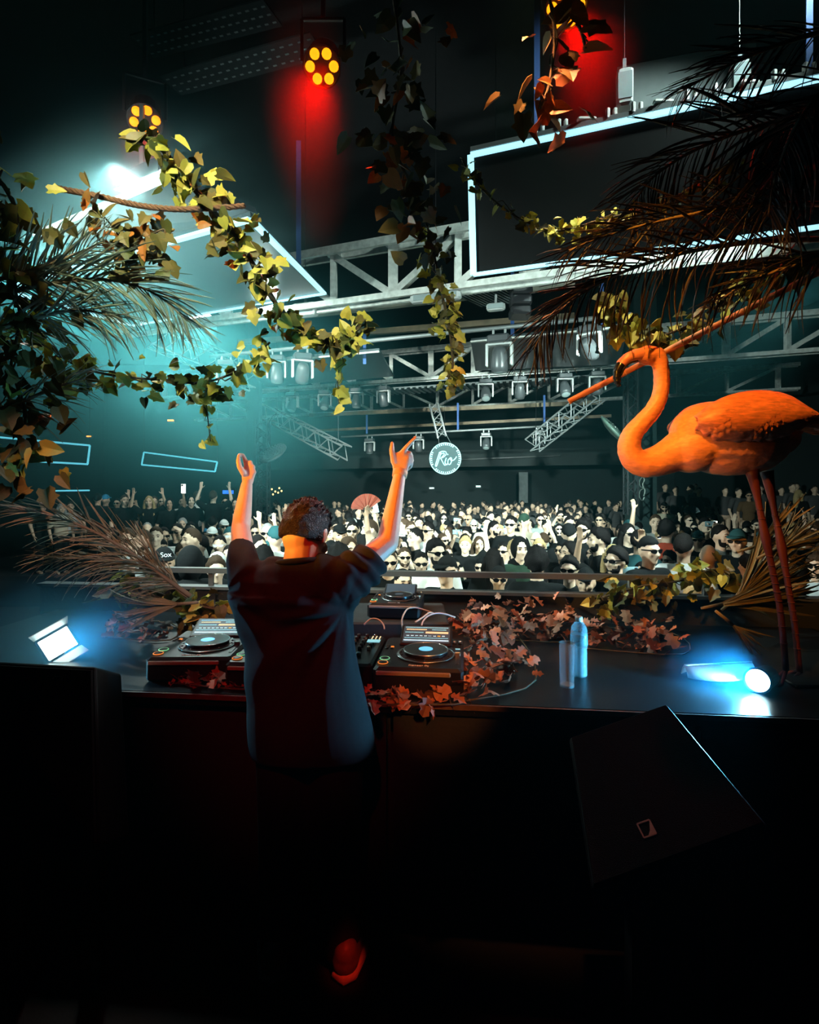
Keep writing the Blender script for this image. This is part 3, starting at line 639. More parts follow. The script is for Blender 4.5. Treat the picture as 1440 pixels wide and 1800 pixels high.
for y0, y1, z in ((-0.09, -0.175, 1.695),):
    g0 = [Vector((0.075*math.cos(a), -0.06-0.12*math.sin(a), 1.693+0.012*math.sin(a)*0-0.018*math.sin(a))) for a in [PI*k/10 for k in range(11)]]
    cp_.rings([[q+Vector((0, 0, 0.004)) for q in g0], [q-Vector((0, 0, 0.004)) for q in g0]])
HAIR['cap'] = cp_
HAIR['backcap'] = shell(pl([(0, 30), (60, 22), (100, 8), (180, -12)]), HR, 1.12)
hd = shell(pl([(0, 50), (35, 40), (50, -20), (70, -60), (180, -70)]), HR, 1.22)
hd.ell((0, 0.05, 1.47), (0.12, 0.10, 0.07), 14, 8); HAIR['hood'] = hd
bn = shell(pl([(0, 30), (70, 18), (110, 5), (180, -15)]), HR, 1.15, jit=0.03); HAIR['beanie'] = bn
HAIR_M = {}
for k_, m_ in HAIR.items():
    me = m_.mesh('hair_'+k_, None, True); me.materials.append(M_cloth if k_ in ('cap', 'backcap', 'hood', 'beanie') else M_hair); HAIR_M[k_] = me
def beardline(a):
    return 0
bd = []
for i in range(13):
    el = -PI/2*0.98+PI*0.6*i/12; g = []
    for k in range(24):
        a = 2*PI*k/24; az = math.degrees(math.acos(math.cos(a))); d = math.degrees(el)
        ok = az < 95 and (d < -14+(-10 if az < 22 else 0) or (az > 68 and d < 12)); f = 1.10 if ok else 0.80
        n = Vector((math.cos(el)*math.sin(a), -math.cos(el)*math.cos(a), math.sin(el)))
        g.append(Vector((0, -0.022, 1.588))+Vector((n.x*0.062, n.y*0.071, n.z*0.076))*f)
    bd.append(g)
BEARD = MB().rings(bd).mesh('beard', None, True); BEARD.materials.append(M_hair)
def glasses(m, w=0.030, h=0.020):
    g = MB()
    for s in (-1, 1):
        g.rings([[Vector((s*0.034+w*math.cos(a), -0.098+0.012*abs(math.cos(a)*(1 if s*math.cos(a) > 0 else 0))+dy, 1.645-0.006+h*math.sin(a))) for a in [2*PI*k/12 for k in range(12)]] for dy in (-0.005, 0.003)])
        g.beam((s*0.062, -0.092, 1.648), (s*0.083, 0.005, 1.646), 0.006, 0.010)
    g.beam((-0.008, -0.103, 1.648), (0.008, -0.103, 1.648), 0.005, 0.006)
    me = g.mesh('glasses'); me.materials.append(m); return me
SHADES = glasses(M_lens); PALE = glasses(M_pale_lens, 0.032, 0.018)
EYES, BROWS = [], []
for s in (-1, 1):
    me = MB().ell((s*0.032, -0.083, 1.640), (0.014, 0.006, 0.0065), 8, 6).mesh('eye'); me.materials.append(M_eye); EYES.append(me)
    me = MB().tube([(s*0.014, -0.096, 1.664), (s*0.032, -0.095, 1.668), (s*0.052, -0.083, 1.662)], [0.004, 0.0045, 0.002], 6).mesh('eyebrow'); me.materials.append(M_hair); BROWS.append(me)
SKIN = [(0.72, 0.50, 0.36, 1), (0.64, 0.43, 0.30, 1), (0.55, 0.35, 0.23, 1), (0.78, 0.57, 0.43, 1), (0.40, 0.24, 0.15, 1)]
HCOL = {'black': (0.007, 0.006, 0.006, 1), 'brown': (0.05, 0.03, 0.018, 1), 'blond': (0.42, 0.30, 0.14, 1), 'grey': (0.30, 0.30, 0.29, 1)}
CCOL = {'black': (0.005, 0.006, 0.0065, 1), 'white': (0.70, 0.72, 0.70, 1), 'grey': (0.22, 0.24, 0.23, 1), 'green': (0.02, 0.045, 0.03, 1), 'teal': (0.02, 0.08, 0.09, 1), 'brown': (0.10, 0.06, 0.03, 1), 'red': (0.4, 0.06, 0.03, 1), 'cream': (0.55, 0.48, 0.36, 1), 'blue': (0.05, 0.30, 0.55, 1)}
def person(loc, yaw=0, s=1.0, pose='down', hair='short', hcol='black', shirt='black', shades=False, beard=False, skin=0, legs=False, tilt=0, pale=False, label=None, group=None, mirror=False, trousers='black', face=True):
    b = link('person', BODY[pose]); b.color = SKIN[skin]; b.location = loc; b.rotation_euler = (math.radians(tilt), 0, math.radians(yaw)); b.scale = (-s if mirror else s, s, s)
    def part(name, me, col=None):
        o = link(name, me, None, b)
        if col: o.color = col
        return o
    part('shirt', SHIRT[pose], CCOL[shirt])
    if hair: part({'cap': 'cap', 'backcap': 'cap', 'hood': 'hood', 'beanie': 'beanie'}.get(hair, 'hair'), HAIR_M[hair], CCOL[hcol] if hair in ('cap', 'backcap', 'hood', 'beanie') else HCOL[hcol])
    if legs: part('trousers', TROUS, CCOL[trousers])
    if shades: part('sunglasses', PALE if pale else SHADES)
    elif face:
        for e_, w_ in zip(EYES, BROWS): part('eye', e_); part('eyebrow', w_, HCOL.get(hcol, HCOL['black']))
    if beard: part('beard', BEARD, HCOL.get(hcol if hair not in ('cap', 'backcap', 'hood', 'beanie') else 'black', HCOL['black']))
    tag(b, label, 'person', group); b['pose'] = pose; return b
# ---------------------------------------------------------------- the crowd
random.seed(11)
CF = -0.75
placed = []
def stand(px, py, s=1.0, floor=CF, sz=None, yr=None, **kw):
    """a person whose head centre is seen at (px, py); feet on the floor"""
    # sz: seen head height in pixels, gives the distance; then step along the line of sight until nobody is in the way
    Y0 = 0.235*F/sz if sz else (CZ-floor-1.645*s)*F/(py-HOR); lo, hi = yr or (4.25, 26); best = None
    if sz:
        s = max(0.86, min(1.14, (CZ-(py-HOR)/F*Y0-floor)/1.645)); Y0 = (CZ-floor-1.645*s)*F/(py-HOR)
    for k in range(60):
        Y = Y0+(k//2)*0.06*(1 if k % 2 else -1)
        if yr: Y = lo+(hi-lo)*k/59
        zc = CZ-(py-HOR)/F*Y; s = (zc-floor)/1.645
        if not (0.78 < s < 1.18) or not lo <= Y <= hi: continue
        x = (px-720)/F*Y; d = min([math.hypot(x-a, Y-b) for a, b in placed] or [9])
        if best is None or d > best[0]+0.02: best = (d, x, Y, s)
        if d > 0.42: break
    d, x, Y, s = best
    placed.append((x, Y))
    face = math.degrees(math.atan2(x, Y))*-1
    kw['yaw'] = kw.get('yaw', 0)+face
    return person((x, Y, floor), s=s, **kw)
G1 = 'front rows of the crowd at the rail'
FRONT = [
 # px, py, size, yaw, pose, hair, hcol, shirt, shades, beard, skin, label
 (691, 970, 31, 25, 'down', 'buzz', 'brown', 'white', 0, 1, 0, 'man in white tee with head tilted back beside the raised orange arm'),
 (711, 978, 33, 8, 'down', 'short', 'brown', 'black', 1, 1, 1, 'bearded man in round sunglasses behind the white-tee man at the rail'),
 (740, 989, 37, 4, 'down', 'short', 'black', 'black', 1, 0, 1, 'stern man in black with square sunglasses at the rail'),
 (767, 970, 38, 28, 'down', 'quiff', 'black', 'white', 1, 1, 0, 'bearded man in white tank and sunglasses looking aside'),
 (786, 973, 30, 15, 'down', 'short', 'brown', 'cream', 1, 0, 0, 'man in small sunglasses behind the bearded white-tank man'),
 (730, 944, 31, -60, 'face', 'short', 'black', 'black', 0, 0, 3, 'man in profile with dark hair and a hand at his ear'),
 (752, 932, 27, -35, 'down', 'short', 'black', 'white', 1, 0, 0, 'man in white with wraparound shades turned aside in the third row'),
 (818, 957, 28, -5, 'wave', 'quiff', 'blond', 'black', 0, 0, 3, 'blond person with fringe raising an arm'),
 (842, 956, 28, 10, 'down', 'long', 'brown', 'cream', 0, 0, 3, 'woman with long parted brown hair in pale top'),
 (797, 998, 38, 30, 'brow', 'cap', 'black', 'black', 0, 0, 1, 'person in black cap shielding the brow with a hand'),
 (846, 996, 34, -10, 'down', 'backcap', 'black', 'black', 1, 0, 0, 'person in black cap and dark shades behind the rail middle'),
 (877, 1016, 42, 5, 'down', 'backcap', 'black', 'black', 1, 0, 2, 'person in glossy black cap seen low behind the rail'),
 (888, 968, 31, -35, 'down', 'short', 'black', 'grey', 1, 0, 0, 'man in grey tee and visor shades looking aside'),
 (914, 964, 35, 22, 'down', 'hood', 'black', 'green', 0, 0, 3, 'pale open-mouthed person in black hood'),
 (944, 988, 44, 180, 'down', 'curly', 'black', 'black', 0, 0, 0, 'dark-haired head seen from behind near the rail middle'),
 (1001, 1000, 44, -12, 'down', 'quiff', 'black', 'black', 1, 0, 0, 'big-faced man with large sunglasses just above the rail'),
 (990, 966, 33, -35, 'down', 'backcap', 'black', 'black', 1, 0, 2, 'person in black headwear and shades above the big-faced man'),
 (1025, 930, 34, -15, 'down', 'curly', 'black', 'black', 1, 1, 0, 'curly-haired bearded man in narrow shades and black sweater'),
 (1052, 948, 38, -75, 'down', 'quiff', 'black', 'black', 0, 1, 0, 'man in black sweater bowing his head in profile'),
 (898, 921, 26, -12, 'down', 'short', 'black', 'black', 1, 0, 0, 'man with short black hair and oval shades mid crowd below the pale door'),
 (922, 916, 27, 150, 'down', 'backcap', 'green', 'cream', 0, 0, 0, 'green cap seen from behind mid crowd'),
 (943, 948, 27, 15, 'down', None, 'black', 'grey', 1, 0, 3, 'bald pink-headed man in shades looking down'),
 (1002, 921, 25, 8, 'down', 'short', 'black', 'black', 1, 0, 0, 'man with gold-rimmed glasses behind the black hood'),
 (1000, 938, 36, 180, 'down', 'beanie', 'black', 'black', 0, 0, 0, 'black beanie seen from behind beside the curly man'),
 (1083, 984, 42, -40, 'down', 'quiff', 'black', 'black', 1, 1, 1, 'man leaning down with sunglasses at the rail by the leaves'),
 (1104, 937, 30, 35, 'down', 'long', 'black', 'black', 1, 0, 3, 'pale woman in sunglasses near the dark pillar'),
 (1141, 966, 42, 45, 'down', 'backcap', 'black', 'black', 1, 0, 0, 'man in tight black cap facing down beside the patterned sleeve'),
 (1124, 950, 34, 155, 'down', 'short', 'black', 'teal', 0, 0, 1, 'short-haired person in teal print top seen from behind'),
 (1172, 932, 35, 160, 'down', 'curly', 'black', 'red', 0, 0, 0, 'person with dark hair and orange-red collar turned away'),
 (1202, 960, 40, 165, 'down', 'short', 'black', 'white', 0, 0, 1, 'person in bright white tee turned away near the leaves'),
 (1246, 976, 40, 170, 'down', None, 'black', 'black', 0, 0, 1, 'bald man seen from behind next to the dried palm leaf'),
 (1268, 941, 36, 50, 'down', 'short', 'black', 'grey', 0, 1, 0, 'bearded man looking sideways beside the bald man'),
 (1297, 950, 34, -20, 'down', 'cap', 'teal', 'black', 1, 0, 0, 'person in teal cap by the flamingo leg'),
 (1240, 925, 32, 10, 'phone', 'short', 'black', 'black', 0, 0, 0, 'person filming with both arms raised near the flamingo leg'),
 (1168, 891, 22, 5, 'down', 'cap', 'black', 'cream', 1, 1, 1, 'bearded capped man in shades behind the pale hand fan'),
 (1181, 879, 22, 15, 'down', 'backcap', 'black', 'white', 1, 0, 0, 'man in white tee and shades behind the bearded capped man'),
 (1208, 893, 22, 10, 'face', 'long', 'brown', 'brown', 0, 0, 1, 'woman with brown hair above the pale hand fan'),
 (1153, 918, 27, 0, 'wave', 'short', 'brown', 'grey', 0, 0, 0, 'person waving an open hand beside the dark pillar'),
 (222, 948, 38, -20, 'down', 'short', 'brown', 'white', 1, 0, 0, 'tall man in narrow shades and white tee above the dried palm'),
 (250, 949, 34, -45, 'down', 'short', 'brown', 'white', 0, 1, 1, 'bearded man in white tee in profile above the dried palm'),
 (274, 942, 30, -5, 'down', 'short', 'brown', 'white', 0, 0, 3, 'short-haired man in white behind the black beanie'),
 (288, 941, 27, 8, 'down', 'short', 'black', 'white', 1, 0, 2, 'tanned man in shades and white behind the black beanie'),
 (284, 962, 31, 12, 'down', 'beanie', 'black', 'black', 0, 0, 1, 'face in a black beanie behind the logo cap'),
 (288, 988, 46, 8, 'down', 'cap', 'black', 'black', 0, 1, 2, 'person in black cap with white logo at the rail'),
 (322, 970, 32, 20, 'down', 'quiff', 'brown', 'black', 0, 0, 1, 'young man with brown quiff half hidden by the black hood'),
 (335, 990, 46, 175, 'down', 'hood', 'black', 'black', 0, 0, 0, 'black hood seen from behind at the rail'),
 (336, 947, 32, -60, 'down', 'short', 'brown', 'black', 0, 0, 0, 'man with faded haircut in profile near the riser'),
 (310, 934, 27, -20, 'brow', 'short', 'black', 'black', 1, 0, 1, 'man in shades with an arm stretched across below the riser'),
 (335, 930, 24, 5, 'down', 'short', 'black', 'black', 1, 0, 0, 'man in round shades just below the riser'),
 (386, 957, 31, -12, 'face', 'short', 'black', 'black', 2, 0, 0, 'person in white-framed goggles with a hand raised'),
 (381, 990, 38, -40, 'down', 'backcap', 'white', 'black', 1, 0, 1, 'person in white cap and dark visor at the rail'),
 (404, 975, 34, -25, 'down', 'short', 'black', 'black', 0, 1, 1, 'man half hidden by the raised sleeve at the rail'),
 (373, 940, 26, 5, 'down', 'cap', 'white', 'black', 1, 0, 3, 'person in white cap and tiny shades below the shorts'),
 (404, 941, 27, 0, 'down', 'beanie', 'teal', 'cream', 2, 0, 3, 'person in teal beanie and pale glasses next to the raised arm'),
 (394, 925, 22, 8, 'down', 'cap', 'white', 'black', 1, 0, 0, 'person in white hard-looking cap behind the goggles person'),
 (470, 936, 30, -8, 'down', 'buzz', 'grey', 'black', 1, 1, 0, 'shaven-headed bearded man in glasses beside the performer'),
 (484, 944, 34, 190, 'down', 'backcap', 'teal', 'white', 0, 0, 0, 'dark teal cap from behind over a white tee beside the performer'),
 (454, 960, 36, 40, 'down', 'short', 'black', 'black', 0, 0, 1, 'dark-haired person behind the raised left sleeve'),
 (463, 985, 42, 170, 'down', 'curly', 'black', 'black', 0, 0, 0, 'black curls seen from behind beside the sleeve'),
 (449, 935, 25, -5, 'both', 'short', 'black', 'white', 1, 0, 0, 'person in white with both arms up beside the raised forearm'),
 (620, 932, 28, -6, 'wave', 'short', 'black', 'teal', 1, 0, 0, 'person in teal top and shades raising a fist by the red fan'),
 (598, 939, 31, 10, 'wave', 'cap', 'black', 'black', 0, 0, 2, 'person in black cap raising a red fan beside the performer ear'),
 (640, 958, 34, 200, 'down', 'short', 'black', 'black', 0, 0, 0, 'flat dark-haired head seen from behind over the shoulder'),
 (650, 930, 31, -65, 'down', 'short', 'brown', 'black', 0, 0, 3, 'person in profile with side-swept hair beside the raised elbow'),
 (613, 965, 38, 30, 'down', 'long', 'brown', 'brown', 0, 0, 1, 'brown-haired woman looking down over the performer shoulder'),
 (596, 982, 44, 170, 'down', 'curly', 'black', 'black', 0, 0, 0, 'black-haired head from behind next to the performer jaw'),
 (660, 905, 17, 0, 'wave', 'short', 'black', 'black', 0, 0, 0, 'distant person throwing two fingers beside the orange forearm'),
 (709, 1022, 44, 20, 'down', 'short', 'black', 'black', 0, 0, 1, 'dark-haired person seen low under the rail'),
 (950, 1020, 42, 180, 'down', 'short', 'black', 'black', 0, 0, 1, 'black-haired head from behind under the rail'),
 (1030, 1022, 44, -5, 'down', 'cap', 'black', 'black', 0, 0, 2, 'person in black cap peering under the rail by the big-faced man'),
]
PEOPLE = {}
def dist_ok(x, y, d):
    return all((x-a)**2+(y-b)**2 > d*d for a, b in placed)
for px, py, sz, yaw, pose, hair, hcol, shirt, sh, bd_, sk, lab in FRONT:
    PEOPLE[lab] = stand(px, py, sz=sz, yaw=yaw, pose=pose, hair=hair, hcol=hcol, shirt=shirt, shades=bool(sh), pale=(sh == 2), beard=bool(bd_), skin=sk, label=lab, group=G1, mirror=(px % 2 == 1))
cl_ = link('cap_logo', text_mesh('Sox', 0.055), mat('logo_white', (0.8, 0.8, 0.8), 0.6), PEOPLE['person in black cap with white logo at the rail']); cl_.location = (0, -0.108, 1.715); cl_.rotation_euler = (math.radians(72), 0, 0); cl_['label'] = 'white lettered logo on the cap front'
# people standing on the side riser
RL = -0.12
RISER = [
 (172, 876, 30, 170, 'down', 'short', 'black', 'black', 0, 0, 1, 'broad man in dark tee with his back turned on the riser'),
 (186, 878, 24, 150, 'down', 'cap', 'blue', 'black', 0, 0, 0, 'person in blue cap on the riser'),
 (206, 884, 26, -20, 'wave', 'short', 'black', 'black', 1, 0, 0, 'man in shades and dark shirt with one arm raised high on the riser'),
 (219, 879, 22, 20, 'down', 'short', 'brown', 'black', 0, 0, 0, 'man in black behind the arm-raiser on the riser'),
 (232, 884, 21, 5, 'phone', 'short', 'black', 'brown', 1, 0, 1, 'person holding a drink in both hands on the riser'),
 (262, 881, 22, -8, 'both', 'long', 'blond', 'black', 0, 0, 1, 'fair-haired woman raising her hands on the riser'),
 (271, 881, 23, 8, 'down', 'long', 'brown', 'black', 0, 0, 0, 'brown-haired woman in black beside the raised hands'),
 (284, 881, 25, 5, 'face', 'short', 'black', 'black', 1, 0, 0, 'man in shades folding his arms on the riser'),
 (298, 885, 25, 0, 'wave', 'hood', 'black', 'black', 0, 0, 2, 'hooded woman with lit phone overhead on the riser'),
 (321, 882, 23, -10, 'down', 'short', 'black', 'white', 0, 0, 1, 'man with white collar between the hooded women'),
 (336, 880, 26, 8, 'down', 'hood', 'black', 'black', 0, 0, 3, 'dark-hooded woman in sleeveless black top on the riser'),
 (346, 872, 24, 175, 'down', 'short', 'brown', 'white', 0, 0, 0, 'man in pale tee with his back turned on the riser'),
 (375, 872, 26, 165, 'both', 'short', 'brown', 'black', 0, 0, 3, 'woman in black backless top and blue shorts dancing on the riser'),
 (396, 882, 20, 0, 'down', 'short', 'black', 'black', 1, 0, 1, 'person in black near the blue lamp on the riser'),
 (414, 885, 21, -8, 'down', 'long', 'black', 'black', 0, 0, 1, 'long-haired person right behind the raised forearm'),
 (108, 893, 28, 20, 'down', 'long', 'grey', 'cream', 0, 0, 1, 'woman wearing big pale headphones at the riser end'),
 (76, 884, 22, 30, 'down', 'short', 'black', 'black', 0, 0, 1, 'red-lit face at the far end of the riser'),
 (124, 890, 22, 0, 'down', 'short', 'brown', 'white', 0, 0, 1, 'pale-shirted person behind the headphone woman'),
]
for px, py, sz, yaw, pose, hair, hcol, shirt, sh, bd_, sk, lab in RISER:
    kw = dict(trousers='blue') if 'shorts' in lab else {}
    PEOPLE[lab] = stand(px, py, sz=sz, floor=RL, yr=(11.5, 14.9), yaw=yaw, pose=pose, hair=hair, hcol=hcol, shirt=shirt, shades=bool(sh), beard=bool(bd_), skin=sk, label=lab, group='people on the side riser', legs=True, **kw)
# the packed floor behind them
def zone(px):
    for x, n in ((330, 'below the side riser'), (470, 'near the latticed pillar'), (640, 'behind the performer'), (720, 'beside the orange forearm'), (850, 'under the round sign'), (1000, 'left of the dark pillar'), (1110, 'close to the dark pillar'), (1230, 'under the flamingo'), (9999, 'by the flamingo legs')):
        if px < x: return n
cand = []
tries = 0
while tries < 40000 and len(cand) < 420:
    tries += 1
    Y = 5.0+19*random.random()**1.35; px = random.uniform(190, 1450); x = (px-720)/F*Y
    if Y > 11.0 and x < -3.8 and Y < 15.6: continue
    if Y > 13.2 and x > 5.4 and Y < 18.7: continue
    if x < -1.5-Y*0.35 and Y > 15: continue
    if abs(x-(1126-720)/F*12.6) < 0.5 and abs(Y-12.6) < 0.55: continue
    if abs(x-(447-720)/F*14.4) < 0.4 and abs(Y-14.4) < 0.45: continue
    if x > 12 or x < -13: continue
    d = 0.40 if Y < 9 else (0.47 if Y < 14 else 0.60)
    if not dist_ok(x, Y, d): continue
    placed.append((x, Y)); cand.append((Y, x, px))
for k in range(26):                      # rear right riser
    px = random.uniform(1130, 1440); Y = random.uniform(13.7, 18.0); x = (px-720)/F*Y
    if 5.8 < x < 12.5 and dist_ok(x, Y, 0.5): placed.append((x, Y)); cand.append((Y, x, -px))
cand.sort()
n_named = 300-len(FRONT)-len(RISER)
rest = []
for i, (Y, x, px) in enumerate(cand):
    fl = CF
    if px < 0: fl = -0.05; px = -px
    a = dict(s=random.uniform(0.92, 1.07), yaw=random.choice([random.gauss(0, 18), random.gauss(0, 45), random.gauss(0, 30), random.uniform(120, 240)]), pose=random.choices(['down', 'wave', 'phone', 'both', 'face', 'brow'], [80, 5, 4, 2, 5, 3])[0],
        hair=random.choices(['short', 'quiff', 'curly', 'buzz', 'long', 'cap', 'backcap', 'beanie', None], [30, 18, 8, 10, 14, 8, 6, 3, 3])[0], shirt=random.choices(['black', 'white', 'grey', 'cream', 'teal', 'brown', 'green'], [52, 20, 8, 7, 4, 5, 4])[0],
        shades=random.random() < 0.5, beard=random.random() < 0.3, skin=random.choices([0, 1, 2, 3, 4], [30, 28, 14, 22, 6])[0])
    a['hcol'] = random.choice(['black', 'black', 'white', 'teal']) if a['hair'] in ('cap', 'backcap', 'beanie') else random.choices(['black', 'brown', 'blond', 'grey'], [62, 25, 9, 4])[0]
    if a['hair'] == 'long': a['beard'] = False
    if i < n_named:
        row = 'near' if Y < 8 else ('middle' if Y < 12 else 'far')
        hn = 'bald' if a['hair'] is None else (a['hcol']+' '+{'cap': 'peaked cap', 'backcap': 'brimless cap', 'beanie': 'beanie'}.get(a['hair'], a['hair']+' hair'))
        back = 90 < abs((a['yaw']+180) % 360-180)
        act = {'down': '', 'wave': ' waving', 'phone': ' filming', 'both': ' arms up', 'face': ' chin-holding', 'brow': ' brow-shading'}[a['pose']]
        lab = f"{'back-turned ' if back else ''}{'bearded ' if a['beard'] and not back else ''}clubgoer, {hn}, {a['shirt']} top{', shades' if a['shades'] and not back else ''}{act}, {row} {zone(px)}"
        yaw = a.pop('yaw')-math.degrees(math.atan2(x, Y))
        PEOPLE[lab] = person((x, Y, fl), yaw=yaw, label=lab, group='packed dance floor crowd', legs=Y < 6, mirror=random.random() < 0.5, face=Y < 12 and not back, **a)
    else: rest.append((x, Y, fl, a))
# whoever stands beyond the three hundred nearest: one distant mass
if rest:
    lo_b = evaluated(BODY['down'].copy(), [('DECIMATE', dict(ratio=0.10))]); lo_s = evaluated(SHIRT['down'].copy(), [('DECIMATE', dict(ratio=0.25))])
    root = thing('distant_crowd', 'mass of small far clubgoers along the rear wall', 'crowd', (0, 20, CF)); root['kind'] = 'stuff'
    for nm, me, mm in (('faces', lo_b, mat('far_skin', SKIN[1][:3], 0.6, var=0.3, scale=1.5)), ('shirts', lo_s, mat('far_cloth', (0.045, 0.045, 0.045), 0.85, var=1.0, scale=1.1)), ('hair', HAIR_M['short'], mat('far_hair', (0.015, 0.012, 0.01), 0.7))):
        b = MB(); vs = [v.co.copy() for v in me.vertices]; fs = [tuple(p.vertices) for p in me.polygons]
        for x, Y, fl, a in rest:
            Mx = Matrix.Translation((x, Y, fl)) @ Matrix.Rotation(math.radians(a['yaw']), 4, 'Z') @ Matrix.Scale(a['s'], 4)
            b.add([Mx @ v for v in vs], fs)
        o = b.build(nm, mm, root, True); o['kind'] = 'stuff'
# ---------------------------------------------------------------- the booth
M_table = mat('table_top_black', (0.007, 0.010, 0.013), 0.32, spec=0.3, var=0.9, scale=90)
M_edge = mat('table_edge_orange_sheen', (0.10, 0.06, 0.05), 0.5, var=0.6, scale=30)  # faint orange reflection put into the edge colour
M_deck = mat('deck_black', (0.014, 0.014, 0.016), 0.38, var=0.2)
M_metal = mat('brushed_metal', (0.5, 0.5, 0.5), 0.25, 1.0, var=0.1)
M_rail = mat('rail_steel', (0.20, 0.21, 0.21), 0.35, 0.7, var=0.2)
TZ = 0.90
NL, NR = H(840, 1238, TZ), H(1440, 1262, TZ)
SD = (NR-NL).normalized(); SN = Vector((-SD.y, SD.x, 0))             # along the booth, away from the camera
def T(x, d, z=TZ): return Vector((0, 0, z))+Vector((NL.x, NL.y, 0))+SD*((x-NL.x)/SD.x)+SN*d
tb = thing('dj_table', 'long black booth table with an orange sheen coloured into its edge', 'table', T(0, 0.6, 0))
A, B, D_ = T(-2.6, 0), T(2.3, 0), 1.36
b = MB(); b.rings([[q-Vector((0, 0, 0.05)) for q in (A, B, B+SN*D_, A+SN*D_)], [A, B, B+SN*D_, A+SN*D_]]); b.build('table_top', M_table, tb)
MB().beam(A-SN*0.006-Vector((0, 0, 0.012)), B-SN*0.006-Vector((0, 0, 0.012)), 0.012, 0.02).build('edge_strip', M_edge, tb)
for x0, x1 in ((-2.55, -1.35), (-1.32, -0.1), (-0.07, 1.1), (1.13, 2.25)):
    p, q = T(x0, 0.05, 0.425), T(x1, 0.05, 0.425); MB().beam(p, q, 0.03, 0.85).build('skirt_panel', M_dark, tb)
for x in (-2.5, -0.08, 2.2):
    p = T(x, 0.6, 0.425); MB().box(p, (0.08, 1.0, 0.85), Matrix.Rotation(math.atan2(SD.y, SD.x), 3, 'Z')).build('trestle', M_dark, tb)
# parapet and rail
pa, pb = T(-2.75, 1.40, 0.0), T(2.45, 1.40, 0.0)
pw = thing('booth_parapet', 'black front wall of the booth below the rail', 'parapet', (pa+pb)/2)
for k in range(4):
    p, q = pa.lerp(pb, k/4+0.002), pa.lerp(pb, (k+1)/4-0.002); MB().beam(p+Vector((0, 0, 0.53)), q+Vector((0, 0, 0.53)), 0.05, 1.06).build('front_panel', M_dark, pw)
MB().beam(pa+Vector((0, 0, 1.07)), pb+Vector((0, 0, 1.07)), 0.09, 0.02).build('ledge_cap', M_rail, pw)
def rail_pt(px): 
    k = (px-720)/F; a = pa; Yv = (a.y*SD.x-a.x*SD.y)/(SD.x-k*SD.y); return Vector((k*Yv, Yv, 0))
ra, rb = rail_pt(262), rail_pt(1262)
rl = thing('safety_rail', 'flat steel rail along the booth front', 'rail', (ra+rb)/2+Vector((0, 0, 1.08)))
MB().beam(ra+Vector((0, 0, 1.185)), rb+Vector((0, 0, 1.185)), 0.05, 0.034).build('top_rail', M_rail, rl)
for s in (0.02, 0.12, 0.86, 0.98):
    p = ra.lerp(rb, s); MB().beam(p+Vector((0, 0, 1.08)), p+Vector((0, 0, 1.17)), 0.03).build('rail_post', M_rail, rl)
